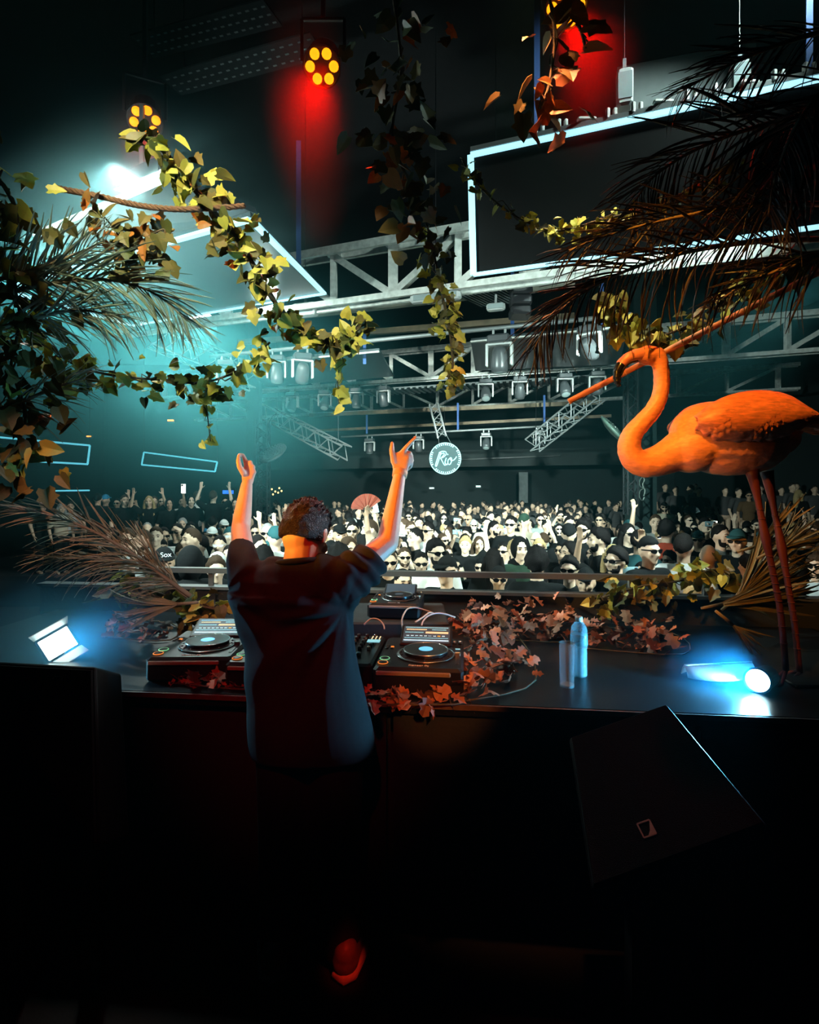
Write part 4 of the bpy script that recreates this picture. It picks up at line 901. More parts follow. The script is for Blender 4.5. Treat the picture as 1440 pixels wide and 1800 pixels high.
# ---------------------------------------------------------------- players and mixer
G_scr = glow('screen_blue', (0.25, 0.62, 0.72), 0.8); G_cream = glow('screen_cream', (0.85, 0.72, 0.42), 0.9); G_wht = glow('screen_white', (0.6, 0.9, 1.0), 1.4)
G_scrd = glow('screen_dark', (0.03, 0.05, 0.07), 0.6); G_yel = glow('button_amber', (1.0, 0.45, 0.03), 1.5); G_jog = glow('jog_display', (0.10, 0.52, 0.85), 1.0)
G_grn = glow('button_green', (0.25, 0.9, 0.45), 0.5); G_org = glow('button_orange', (1.0, 0.3, 0.05), 0.6)
M_cdj = mat('player_shell', (0.012, 0.012, 0.013), 0.35, spec=0.3, var=0.15)
def player(label, x, d, yaw=0.0, lift=0.0, s=1.0, lit=True):
    loc = T(x, d, TZ+lift); t = thing('media_player', label, 'media player', loc, (0, 0, math.atan2(SD.y, SD.x)+yaw), 'media players in the booth')
    W, D, Hh = 0.38*s, 0.46*s, 0.11*s
    def bx(name, c, sz, m, r=0.004, R=None, par=t): return MB().bevbox(c, sz, min(r, min(sz)*0.3), R).build(name, m, par, local=True)
    bx('case', (0, 0, Hh/2), (W, D, Hh), M_cdj, 0.012)
    bx('front_lip', (-0.02*s, -D/2-0.004, Hh*0.80), (W*0.82, 0.012, 0.018*s), mat('lip_grey', (0.25, 0.22, 0.2), 0.35), 0.003)
    me = text_mesh('Pioneer DJ', 0.020*s); o = link('lettering', me, mat('print_white', (0.7, 0.7, 0.7), 0.5), t); o.location = (0.0, -D/2+0.035*s, Hh+0.0015)
    jx, jy = 0.02*s, -0.04*s
    def disc(name, r0, z0, z1, m, smooth=True):
        b = MB(); b.lathe([(r0, z0), (r0*1.0, z1-0.002), (r0*0.97, z1), (0.002, z1)], 36, Matrix.Translation((jx, jy, 0))); return b.build(name, m, t, smooth, local=True)
    disc('jog_base', 0.125*s, Hh, Hh+0.008, M_deck, False)
    b = MB(); b.tube([(jx+0.128*s*math.cos(a), jy+0.128*s*math.sin(a), Hh+0.004) for a in [2*PI*k/40 for k in range(40)]], 0.003, 6, closed=True); b.build('jog_ring', M_metal, t, True, local=True)
    disc('jog_wheel', 0.098*s, Hh+0.008, Hh+0.026, mat('jog_top', (0.012, 0.012, 0.014), 0.18, var=0.1), False)
    b = MB(); b.tube([(jx+0.099*s*math.cos(a), jy+0.099*s*math.sin(a), Hh+0.024) for a in [2*PI*k/40 for k in range(40)]], 0.0035, 6, closed=True); b.build('wheel_rim', M_metal, t, True, local=True)
    disc('jog_display', 0.032*s, Hh+0.026, Hh+0.0275, G_jog if lit else G_scrd, False)
    for k in range(16):
        a = 2*PI*k/16; b = MB(); b.ell((jx+0.113*s*math.cos(a), jy+0.113*s*math.sin(a), Hh+0.009), (0.006, 0.006, 0.004), 8, 4); b.build('wheel_dimple', M_cdj, t, local=True)
    R = Matrix.Rotation(math.radians(22), 3, 'X'); sc0 = Vector((0.01*s, D/2-0.075*s, Hh+0.026*s))
    sb = MB().bevbox(sc0, (0.25*s, 0.15*s, 0.025*s), 0.004, R).build('screen_housing', M_cdj, t, local=True)
    def row(name, cx, cy, w, h, m):
        MB().box(sc0+R @ Vector((cx*s, cy*s, 0.0135*s)), (w*s, h*s, 0.001), R).build(name, m, sb, local=True)
    row('screen_glass', 0, 0, 0.225, 0.125, G_scrd)
    if lit:
        row('header_bar', 0, 0.052, 0.21, 0.008, G_scr); row('track_title', -0.05, 0.036, 0.10, 0.008, G_cream); row('track_time', 0.06, 0.036, 0.07, 0.008, G_scr)
        row('waveform', 0.05, 0.014, 0.11, 0.014, G_cream); row('played_waveform', -0.06, 0.014, 0.09, 0.008, G_scr)
        for k in range(9): row('beat_mark', -0.09+0.0215*k, -0.012, 0.014, 0.006, G_wht if k != 7 else G_yel)
        row('overview_wave', 0.0, -0.028, 0.21, 0.007, G_scr); row('touch_strip', 0, -0.046, 0.215, 0.008, G_wht)
    for k in range(2):
        b = MB(); b.lathe([(0.020*s, Hh), (0.020*s, Hh+0.005), (0.016*s, Hh+0.007), (0.002, Hh+0.007)], 16, Matrix.Translation((-W/2+0.035*s, -D/2+0.055*s+0.055*s*k, 0))); b.build('play_button' if k else 'cue_button', M_cdj, t, local=True)
        b = MB(); b.tube([(-W/2+0.035*s+0.021*s*math.cos(a), -D/2+0.055*s+0.055*s*k+0.021*s*math.sin(a), Hh+0.004) for a in [2*PI*q/20 for q in range(20)]], 0.0022, 5, closed=True); b.build('button_halo', G_grn if k else G_org, t, local=True)
    for k in range(6): bx('pad', (-W/2+0.035*s+0.012*s*(k % 2)*2-0.012*s, 0.03*s+0.022*s*(k//2), Hh+0.003), (0.016*s, 0.012*s, 0.006), G_org if k == 3 else M_deck, 0.002)
    bx('pitch_track', (W/2-0.028*s, -0.08*s, Hh+0.001), (0.014*s, 0.16*s, 0.003), M_deck, 0.001); bx('pitch_fader', (W/2-0.028*s, -0.05*s, Hh+0.010), (0.026*s, 0.014*s, 0.018), M_metal, 0.002)
    bx('tempo_lamp', (W/2-0.028*s, 0.05*s, Hh+0.002), (0.022*s, 0.008*s, 0.003), G_scr, 0.001)
    for k in range(2):
        b = MB(); b.lathe([(0.010*s, Hh), (0.009*s, Hh+0.016), (0.002, Hh+0.017)], 12, Matrix.Translation((W/2-0.045*s+0.028*s*k, 0.13*s, 0))); b.build('knob', M_metal, t, True, local=True)
    return t
xr = H(731, 1152, 1.02).x
player('media player with blue jog display right of the performer', xr, 0.30)
xl = H(352, 1125, 1.02).x
player('media player with bright tilted screen left of the performer', xl, 0.34, 0.12)
player('media player half hidden by the performer left hip', xl+0.395, 0.30, 0.04)
def mixer():
    x = xr-0.318; loc = T(x, 0.32); t = thing('dj_mixer', 'black club mixer between the media players in front of the performer', 'mixer', loc, (0, 0, math.atan2(SD.y, SD.x)))
    W, D, Hh = 0.24, 0.44, 0.11
    MB().bevbox((0, 0, Hh/2), (W, D, Hh), 0.01).build('case', M_cdj, t, local=True)
    for c in range(5):
        for r in range(5):
            b = MB(); b.lathe([(0.010, Hh), (0.0085, Hh+0.02), (0.002, Hh+0.021)], 10, Matrix.Translation((-0.095+0.042*c, 0.17-0.05*r, 0))); b.build('knob', M_metal if (c+r) % 4 == 0 else M_deck, t, True, local=True)
        if c < 4: MB().bevbox((-0.09+0.045*c, -0.13+0.01*(c % 2), Hh+0.01), (0.022, 0.014, 0.02), 0.003).build('channel_fader', M_metal, t, local=True)
    MB().bevbox((0, -0.195, Hh+0.01), (0.03, 0.014, 0.02), 0.003).build('crossfader', M_metal, t, local=True)
    MB().box((0.085, 0.045, Hh+0.024), (0.06, 0.04, 0.003)).build('small_display', G_scr, t, local=True)
    for k in range(3): MB().box((0.070+0.018*k, 0.10, Hh+0.024), (0.004, 0.05, 0.003)).build('level_meter', G_cream, t, local=True)
    return t
mixer()
player('effects player on the raised shelf behind the performer shoulder', H(655, 1050, 1.18).x+0.02, 1.02, 0, 0.12, 0.78, False)
sh = thing('gear_shelf', 'black raised shelf carrying the effects player', 'shelf', T(H(655, 1050, 1.18).x, 1.02))
MB().bevbox(T(H(655, 1050, 1.18).x, 1.02, TZ+0.06), (0.62, 0.5, 0.118), 0.01).build('shelf_box', M_dark, sh)
def cable(label, pts, r=0.0045, m=None):
    ps = [P(*q) if len(q) == 3 else H(q[0], q[1], TZ+0.006) for q in pts]; c = ps[0].copy(); b = MB(); b.tube([p-c for p in catmull(ps, 6)], r, 6); o = b.build('audio_cable', m or mat('cable_pale', (0.55, 0.50, 0.46), 0.5), None, True); o.location = c
    tag(o, label, 'cable', 'cables behind the players')
cable('pale cable arching highest behind the blue-jog player', [(708, 1106, 2.84), (707, 1088, 2.86), (716, 1071, 2.9), (730, 1068, 2.95), (748, 1073, 3.0), (762, 1078, 3.05)])
cable('pale cable looping in the middle behind the blue-jog player', [(730, 1094, 2.85), (745, 1084, 2.9), (755, 1077, 2.95), (764, 1079, 3.0)])
cable('thin pale cable arching over the blue-jog player screen', [(740, 1106, 2.82), (744, 1092, 2.84), (756, 1081, 2.88), (776, 1078, 2.92), (800, 1085, 2.98)])
cable('grey cable curling beside the small mixer display', [(640, 1098, 2.8), (652, 1088, 2.82), (665, 1089, 2.82), (674, 1098, 2.8), (676, 1106, 2.78)], 0.004)
cable('white cable loop on the table near the square floodlight', [(246, 1128), (254, 1122), (256, 1114), (246, 1108), (232, 1110)], 0.005)
# ---------------------------------------------------------------- bottle and glass
M_pet = mat('clear_plastic', (0.60, 0.85, 0.95), 0.08, alpha=0.28, var=0.03, spec=0.9)
def bottle():
    c = H(1018, 1188, TZ); t = thing('water_bottle', 'clear plastic water bottle with white cap on the black table', 'bottle', c)
    pr_ = [(0.002, 0.0), (0.030, 0.0), (0.036, 0.006)]
    for k in range(7): pr_ += [(0.037, 0.012+0.017*k), (0.0345, 0.020+0.017*k)]
    pr_ += [(0.038, 0.14), (0.038, 0.195), (0.034, 0.222), (0.022, 0.243), (0.014, 0.250), (0.014, 0.262)]
    MB().lathe(pr_, 24).build('bottle_body', M_pet, t, True, local=True)
    MB().lathe([(0.0385, 0.145), (0.0388, 0.15), (0.0388, 0.185), (0.0385, 0.19)], 24).build('label_band', mat('bottle_label', (0.25, 0.55, 0.65), 0.4, alpha=0.4), t, True, local=True)
    MB().lathe([(0.016, 0.250), (0.0165, 0.268), (0.014, 0.272), (0.002, 0.272)], 20).build('bottle_cap', mat('cap_white', (0.8, 0.85, 0.85), 0.4), t, local=True)
    MB().lathe([(0.002, 0.003), (0.030, 0.003), (0.032, 0.01), (0.032, 0.125), (0.002, 0.126)], 20).build('water', M_pet, t, True, local=True)
bottle()
def tumbler():
    c = H(997, 1206, TZ); t = thing('drinking_glass', 'tall clear glass left of the water bottle', 'glass', c)
    MB().lathe([(0.030, 0.0), (0.034, 0.19), (0.0325, 0.19), (0.0285, 0.01), (0.002, 0.01)], 24).build('glass_wall', mat('thin_glass', (0.6, 0.8, 0.9), 0.04, alpha=0.10, var=0.0, spec=1.0), t, True, local=True)
    MB().lathe([(0.002, 0.0), (0.030, 0.0), (0.030, 0.009), (0.002, 0.009)], 20).build('glass_base', M_pet, t, local=True)
tumbler()
# ---------------------------------------------------------------- table lamps
def round_lamp():
    c = H(1333, 1196, TZ+0.05); d = Vector((-0.70, -0.68, 0.12)).normalized(); t = thing('round_floodlight', 'round LED floodlight blazing white-blue on the table by the flamingo', 'floodlight', c)
    M = Matrix.Translation(c) @ d.to_track_quat('Z', 'Y').to_matrix().to_4x4()
    MB().lathe([(0.03, -0.16), (0.046, -0.15), (0.050, -0.02), (0.054, 0.0), (0.054, 0.012), (0.046, 0.012), (0.046, -0.004), (0.002, -0.004)], 24, M).build('lamp_barrel', M_blk, t)
    MB().lathe([(0.046, 0.0), (0.040, 0.008), (0.002, 0.012)], 24, M).build('lamp_lens', glow('flood_lens', (0.55, 0.9, 1.0), 14.0), t)
    MB().bevbox(c-d*0.07-Vector((0, 0, 0.048)), (0.06, 0.06, 0.012), 0.004).build('lamp_foot', M_blk, t)
    spot('flood_light', c+d*0.03, Vector((-0.30, 2.10, 1.10)), 170, ICE, 120, 0.5, 0.04)
round_lamp()
def square_lamp():
    c = P(102, 1131, 2.72); d = Vector((0.62, -0.76, 0.16)).normalized(); t = thing('square_floodlight', 'square LED floodlight blazing white at the table end', 'floodlight', c)
    M = Matrix.Translation(c) @ d.to_track_quat('Z', 'Y').to_matrix().to_4x4() @ Matrix.Rotation(0.45, 4, 'Z')
    b = MB(); b.bevbox((0, 0, -0.03), (0.16, 0.13, 0.05), 0.01); b.v = [M @ q for q in b.v]; b.build('lamp_housing', M_blk, t)
    b = MB(); b.box((0, 0, 0.0), (0.135, 0.105, 0.006)); b.v = [M @ q for q in b.v]; b.build('lamp_lens', glow('flood_panel', (0.62, 0.94, 1.0), 16.0), t)
    for k in (-1, 1):
        b = MB(); b.add([M @ Vector(q) for q in ((-0.08, k*0.066, 0), (0.08, k*0.066, 0), (0.09, k*0.10, 0.05), (-0.09, k*0.10, 0.05), (-0.08, k*0.069, 0), (0.08, k*0.069, 0), (0.09, k*0.103, 0.05), (-0.09, k*0.103, 0.05))], [(0,1,2,3), (7,6,5,4), (0,4,5,1), (1,5,6,2), (2,6,7,3), (3,7,4,0)]); b.build('barn_door', M_steel, t)
    MB().beam((c.x, c.y+0.03, TZ), (c.x, c.y+0.03, c.z-0.03), 0.05, 0.03).build('lamp_foot', M_blk, t)
    spot('flood_light', c+d*0.04, Vector((0.1, 1.85, 1.45)), 40, ICE, 60, 0.5, 0.05)
square_lamp()
# ---------------------------------------------------------------- stage monitors
M_grille = mat('grille_cloth', (0.004, 0.004, 0.004), 0.8, spec=0.1, var=0.4, scale=200, bump=0.5, bscale=400)
def monitor(label, quad, depth, emblem, em, tiltm=1):
    q = [P(*a) for a in quad]; nrm = (q[1]-q[0]).cross(q[3]-q[0]).normalized()
    if nrm.y > 0: nrm = -nrm
    c = sum(q, Vector())/4; base = Vector((c.x, c.y, 0)); t = thing('stage_monitor', label, 'loudspeaker', base, group='stage monitors')
    back = [p-nrm*depth for p in q]; mid = sum(q, Vector())/4
    b = MB(); b.rings([back, q]); me = b.mesh('cabinet', t.location); o = link('cabinet', evaluated(me, [('BEVEL', dict(width=0.012, segments=3))]), mat('cabinet_black', (0.004, 0.004, 0.004), 0.5, spec=0.15), t)
    g = MB(); g.rings([[mid+(p-mid)*0.96+nrm*0.001 for p in q], [mid+(p-mid)*0.95+nrm*0.012 for p in q]]); g.build('grille', M_grille, t)
    e = P(*emblem); u = (q[1]-q[0]).normalized(); v = nrm.cross(u); kk = nrm.dot(q[0]-e)/nrm.dot(nrm); e = e+nrm*(kk+0.016)
    S = em
    for a, b_ in (((-1, -1), (1, -1)), ((1, -1), (1, 1)), ((1, 1), (-1, 1)), ((-1, 1), (-1, -1))):
        MB().beam(e+u*a[0]*S+v*a[1]*S, e+u*b_[0]*S+v*b_[1]*S, S*0.22, 0.003, up=nrm).build('emblem_frame', mat('emblem', (0.30, 0.22, 0.18), 0.4), t)
    if tiltm:
        MB().add([e+u*S*x+v*S*y+nrm*h for h in (0, 0.002) for x, y in ((1, 1), (1, -1), (-0.3, -1), (0.35, -0.35))], [(3,2,1,0), (4,5,6,7), (0,1,5,4), (1,2,6,5), (2,3,7,6), (3,0,4,7)]).build('emblem_wedge', mat('emblem', (0.3, 0.22, 0.18), 0.4), t)
    low = min(p.z for p in q+back)
    for k in (0.25, 0.75):
        f = back[3].lerp(back[2], k); MB().beam((f.x, f.y, 0), (f.x, f.y, f.z+0.02), 0.06).build('stand_leg', M_blk, t)
monitor('black stage monitor with square emblem below the table', [(1000, 1296, 1.98), (1172, 1236, 1.98), (1352, 1452, 1.62), (1040, 1566, 1.62)], 0.22, (1137, 1461, 1.70), 0.020)
monitor('black stage monitor with diamond emblem under the square floodlight', [(-60, 1160, 2.05), (168, 1172, 2.05), (176, 1490, 1.75), (-110, 1560, 1.75)], 0.22, (103, 1198, 2.02), 0.016, 0)
# ---------------------------------------------------------------- the performer, seen from behind with both arms up
def performer():
    Y0 = 2.03; base = P(540, HOR, Y0); base.z = 0
    def w(px, py, Y=Y0): return P(px, py, Y)
    mb = MB(); hk = 1.04
    hc = w(538, 935, 2.075); hR = Matrix.Rotation(math.radians(163), 3, 'Z') @ Matrix.Rotation(math.radians(24), 3, 'X')
    hR = Matrix.Rotation(math.radians(2), 3, 'Y') @ hR
    add_head(mb, hc, hR, hk)
    capsule(mb, w(527, 1006), w(533, 945, 2.04), 0.068, 0.061, 14)
    mb.ell(w(520, 1080), (0.18, 0.10, 0.165), 16, 10); mb.ell(w(535, 1170), (0.165, 0.10, 0.22), 16, 10); mb.ell(w(545, 1270), (0.17, 0.11, 0.12), 16, 10)
    capsule(mb, w(445, 1014), w(606, 1014), 0.048, 0.048)
    # left arm, thumb and index pinched
    ls, le, lw_ = w(433, 1014), w(423, 930, 2.25), w(434, 852, 2.38)
    chain(mb, [ls, le], [0.048, 0.039], 12); lm = le.lerp(lw_, 0.35); chain(mb, [le, lm, lw_], [0.039, 0.037, 0.025], 12)
    Yh = 2.40
    def h(px, py, dy=0.0): return P(px, py, Yh+dy)
    for a, b_ in (((431, 848), (429, 827)), ((435, 848), (436, 822)), ((438, 848), (441, 826)), ((440, 848), (444, 832))): capsule(mb, h(*a), h(*b_), 0.0135, 0.0135, 8)
    chain(mb, [h(428, 832, -0.02), h(421, 820, -0.03), h(419, 810, -0.03), h(420, 801, -0.02)], [0.014, 0.0125, 0.011, 0.0085], 8)
    chain(mb, [h(434, 824), h(431, 808, 0.005), h(427, 800, 0.0), h(421, 799, -0.01)], [0.012, 0.0105, 0.0095, 0.008], 8)
    chain(mb, [h(439, 824), h(440, 813, 0.0), h(440, 818, 0.045), h(436, 828, 0.045)], [0.012, 0.0115, 0.0105, 0.009], 8)
    chain(mb, [h(443, 828), h(445, 821, 0.0), h(444, 826, 0.045), h(438, 834, 0.045)], [0.0115, 0.011, 0.010, 0.009], 8)
    chain(mb, [h(444, 834), h(447, 830, 0.0), h(445, 834, 0.035), h(440, 840, 0.035)], [0.011, 0.0105, 0.0095, 0.008], 8)
    # right arm, index pointing up and out, thumb up
    rs, re, rw = w(612, 1010), w(681, 955, 2.16), w(703, 833, 2.30)
    chain(mb, [rs, re], [0.054, 0.044], 12); rm = re.lerp(rw, 0.3); chain(mb, [re, rm, rw], [0.044, 0.040, 0.026], 12)
    Yh = 2.33
    for a, b_ in (((697, 830), (694, 806)), ((702, 830), (701, 800)), ((707, 830), (709, 800)), ((711, 830), (716, 806))): capsule(mb, h(*a), h(*b_), 0.0145, 0.015, 8)
    capsule(mb, h(694, 812), h(712, 808), 0.014, 0.014, 8)
    chain(mb, [h(693, 812, -0.005), h(690, 800, -0.01), h(689, 789, -0.01), h(689.5, 779, -0.005)], [0.0155, 0.0125, 0.0115, 0.0088], 8)
    chain(mb, [h(702, 802), h(713, 788, 0.0), h(723, 777, 0.0), h(731, 768.5, 0.0)], [0.0135, 0.0115, 0.0100, 0.0078], 8)
    chain(mb, [h(711, 804), h(720, 797, 0.01), h(723, 802, 0.045), h(716, 814, 0.05)], [0.0130, 0.0122, 0.011, 0.009], 8)
    chain(mb, [h(714, 808), h(723, 805, 0.01), h(724, 811, 0.045), h(716, 820, 0.05)], [0.0125, 0.0118, 0.0105, 0.009], 8)
    chain(mb, [h(714, 816), h(723, 814, 0.01), h(722, 820, 0.04), h(715, 826, 0.045)], [0.0118, 0.011, 0.010, 0.0085], 8)
    for s, px in ((-1, 500), (1, 592)):
        chain(mb, [w(px, 1280), w(px-2, 1460, 2.02), w(px+s*4, 1640, 2.05)], [0.085, 0.058, 0.042])
    body = remesh(mb, 0.005, 4)
    for v in body.vertices: v.co -= base
    o = link('person', body, mat('performer_skin', (0.78, 0.52, 0.38), 0.48, var=0.15, scale=25, bump=0.12, bscale=220)); o.location = base
    tag(o, 'performer seen from behind in oversized dark tee with both arms raised', 'person')
    # T-shirt
    st = MB()
    rows = [(1318, 549, 106, .145), (1300, 549, 108, .148), (1223, 541, 103, .140), (1140, 528, 101, .135), (1090, 519, 104, .135), (1045, 514, 107, .135), (1015, 518, 102, .120), (997, 523, 76, .095), (984, 527, 44, .078)]
    rr = []
    for py, cx, hw, dp in rows:
        c = w(cx, py); W_ = hw/F*Y0
        rr.append([c+Vector((W_*math.copysign(abs(math.cos(a))**0.8, math.cos(a)), dp*math.sin(a), 0)) for a in [2*PI*k/40 for k in range(40)]])
    st.rings(list(reversed(rr)))
    st.tube([w(470, 1030), w(431, 1012), w(427, 985, 2.08), w(426, 959, 2.14)], [0.085, 0.072, 0.058, 0.048], 20)
    capsule(st, w(442, 1018), w(606, 1016), 0.068, 0.068, 16)
    st.tube([w(570, 1028), w(607, 1022), w(635, 1000, 2.06), w(655, 981, 2.10)], [0.12, 0.102, 0.080, 0.064], 24)
    capsule(st, w(486, 1006), w(570, 1006), 0.062, 0.062, 16)
    st.ell(w(618, 1050), (0.03, 0.075, 0.05), 12, 8)
    me = remesh(st, 0.0065, 5)
    arm = w(612, 1062); arl = w(418, 1055); neck = w(525, 985)
    nrm = [v.normal.copy() for v in me.vertices]
    for v, n in zip(me.vertices, nrm):
        p = v.co
        d = 0.0
        rx, rz = p.x-arm.x, p.z-arm.z; r = math.hypot(rx, rz); th = math.atan2(rx, -rz)
        d += (0.013*math.sin(th*8+1.8*math.sin(r*6)+1.0)+0.005*math.sin(th*17+1.1*math.sin(r*11)))*min(1, max(0, r-0.02)/0.14)*math.exp(-r*1.3)*(1 if p.z < arm.z+0.05 else 0.35)
        rx, rz = p.x-arl.x, p.z-arl.z; r = math.hypot(rx, rz); th = math.atan2(rx, -rz)
        d += 0.006*math.sin(th*7+2*math.sin(r*7))*min(1, max(0, r-0.02)/0.12)*math.exp(-r*2.6)
        rx, rz = p.x-neck.x, p.z-neck.z; r = math.hypot(rx, rz); d += 0.003*math.sin(r*75)*math.exp(-((r-0.16)/0.10)**2)
        s = (p-w(607, 1022)).dot((w(655, 981, 2.1)-w(607, 1022)).normalized())
        if p.x > w(596, 1000).x and p.z > arm.z: d += 0.0075*math.sin(s*95+p.z*22)*min(1, max(0, (s+0.02)/0.04))
        d += 0.006*noise.noise(Vector((p.x*7, p.y*7, p.z*3)))
        v.co = p+n*d-base
    shirt = link('t_shirt', me, mat('washed_black_cotton', (0.019, 0.021, 0.024), 0.85, var=0.25, scale=70, bump=0.3, bscale=900, spec=0.25), o); shirt['label'] = 'oversized washed-black cotton tee'
    # collar band
    b = MB(); cpts = []
    for k in range(24):
        a = 2*PI*k/24; cpts.append(w(527, 985)+Vector((0.082*math.cos(a), 0.078*math.sin(a), 0.006*math.cos(a)-0.004+0.012*(math.sin(a) < 0)*abs(math.sin(a)))))
    b.tube(cpts, 0.011, 8, closed=True); b.build('collar', MATS['washed_black_cotton'], o, True)
    # hair
    line = pl([(0, 40), (45, 30), (70, 2), (92, -12), (100, -22), (140, -26), (180, -24)])
    hb = shell(line, tuple(x*hk for x in HR), 1.085, 0.85, 84, 60, 0.055, 9, Vector((0, 0.008, 0)))
    for i, q in enumerate(hb.v):
        n = q.normalized()
        if q.length > 0.09: q += n*(0.006*noise.noise(q*70)+0.004*noise.noise(q*150))*(1.6 if n.z > 0.35 else 0.5)
    hb.v = [hc+hR @ q for q in hb.v]
    for i in range(90):                  # loose tufts on the crown
        a = random.uniform(0, 2*PI); e = random.uniform(0.5, 1.5); n = Vector((math.cos(a)*math.cos(e), math.sin(a)*math.cos(e), math.sin(e)))
        p = Vector((n.x*HR[0], n.y*HR[1], n.z*HR[2]))*hk*1.06; t = (n+Vector((random.uniform(-.8, .8), random.uniform(-.8, .8), 0.2))).normalized()
        hb.tube([hc+hR @ p, hc+hR @ (p+t*0.012), hc+hR @ (p+t*0.02+Vector((0, 0, -0.002)))], [0.006, 0.004, 0.0008], 5)
    hb.build('hair', mat('performer_hair', (0.014, 0.008, 0.006), 0.45, spec=0.3, var=0.5, scale=90, bump=0.8, bscale=240), o, True)
    # wristband
    b = MB(); ax = (re.lerp(rw, 0.9)-re).normalized(); c = re.lerp(rw, 1.0); Mq = Matrix.Translation(c) @ ax.to_track_quat('Z', 'Y').to_matrix().to_4x4()
    b.lathe([(0.0290, -0.013), (0.0315, -0.012), (0.0315, 0.012), (0.0290, 0.013)], 24, Mq); wb = b.build('wristband', mat('paper_wristband', (0.85, 0.45, 0.25), 0.6), o, True); wb['label'] = 'orange paper wristband'
    # trousers and shoes
    b = MB()
    for s, px in ((-1, 500), (1, 592)): chain(b, [w(px, 1275), w(px-2, 1460, 2.02), w(px+s*4, 1650, 2.05)], [0.112, 0.095, 0.085])
    b.ell(w(546, 1260), (0.195, 0.135, 0.14), 16, 10)
    me = remesh(b, 0.016, 3)
    for v in me.vertices: v.co -= base
    link('trousers', me, mat('black_trousers', (0.008, 0.008, 0.009), 0.85), o)
    for s, px in ((-1, 487), (1, 610)):
        x = w(px, 850).x; b = MB()
        capsule(b, (x, 1.98, 0.055), (x+s*0.03, 2.16, 0.045), 0.050, 0.042, 14); b.ell((x, 1.985, 0.085), (0.044, 0.055, 0.05), 12, 8)
        me = remesh(b, 0.007, 3)
        for v in me.vertices: v.co -= base
        sh_ = link('shoe', me, mat('trainer', (0.22, 0.20, 0.20), 0.4, var=0.4, scale=30), o)
        q = MB(); q.tube([(x-0.03, 1.955, 0.018), (x+s*0.0, 1.938, 0.018), (x+0.03, 1.955, 0.018), (x+0.045+s*0.03, 2.1, 0.018), (x+s*0.03, 2.2, 0.018), (x-0.045+s*0.03, 2.1, 0.018)], 0.018, 8, closed=True); q.build('sole', mat('white_sole', (0.6, 0.6, 0.6), 0.5), sh_, True); 
        for c_ in sh_.children:
            for v in c_.data.vertices: v.co -= base
performer()
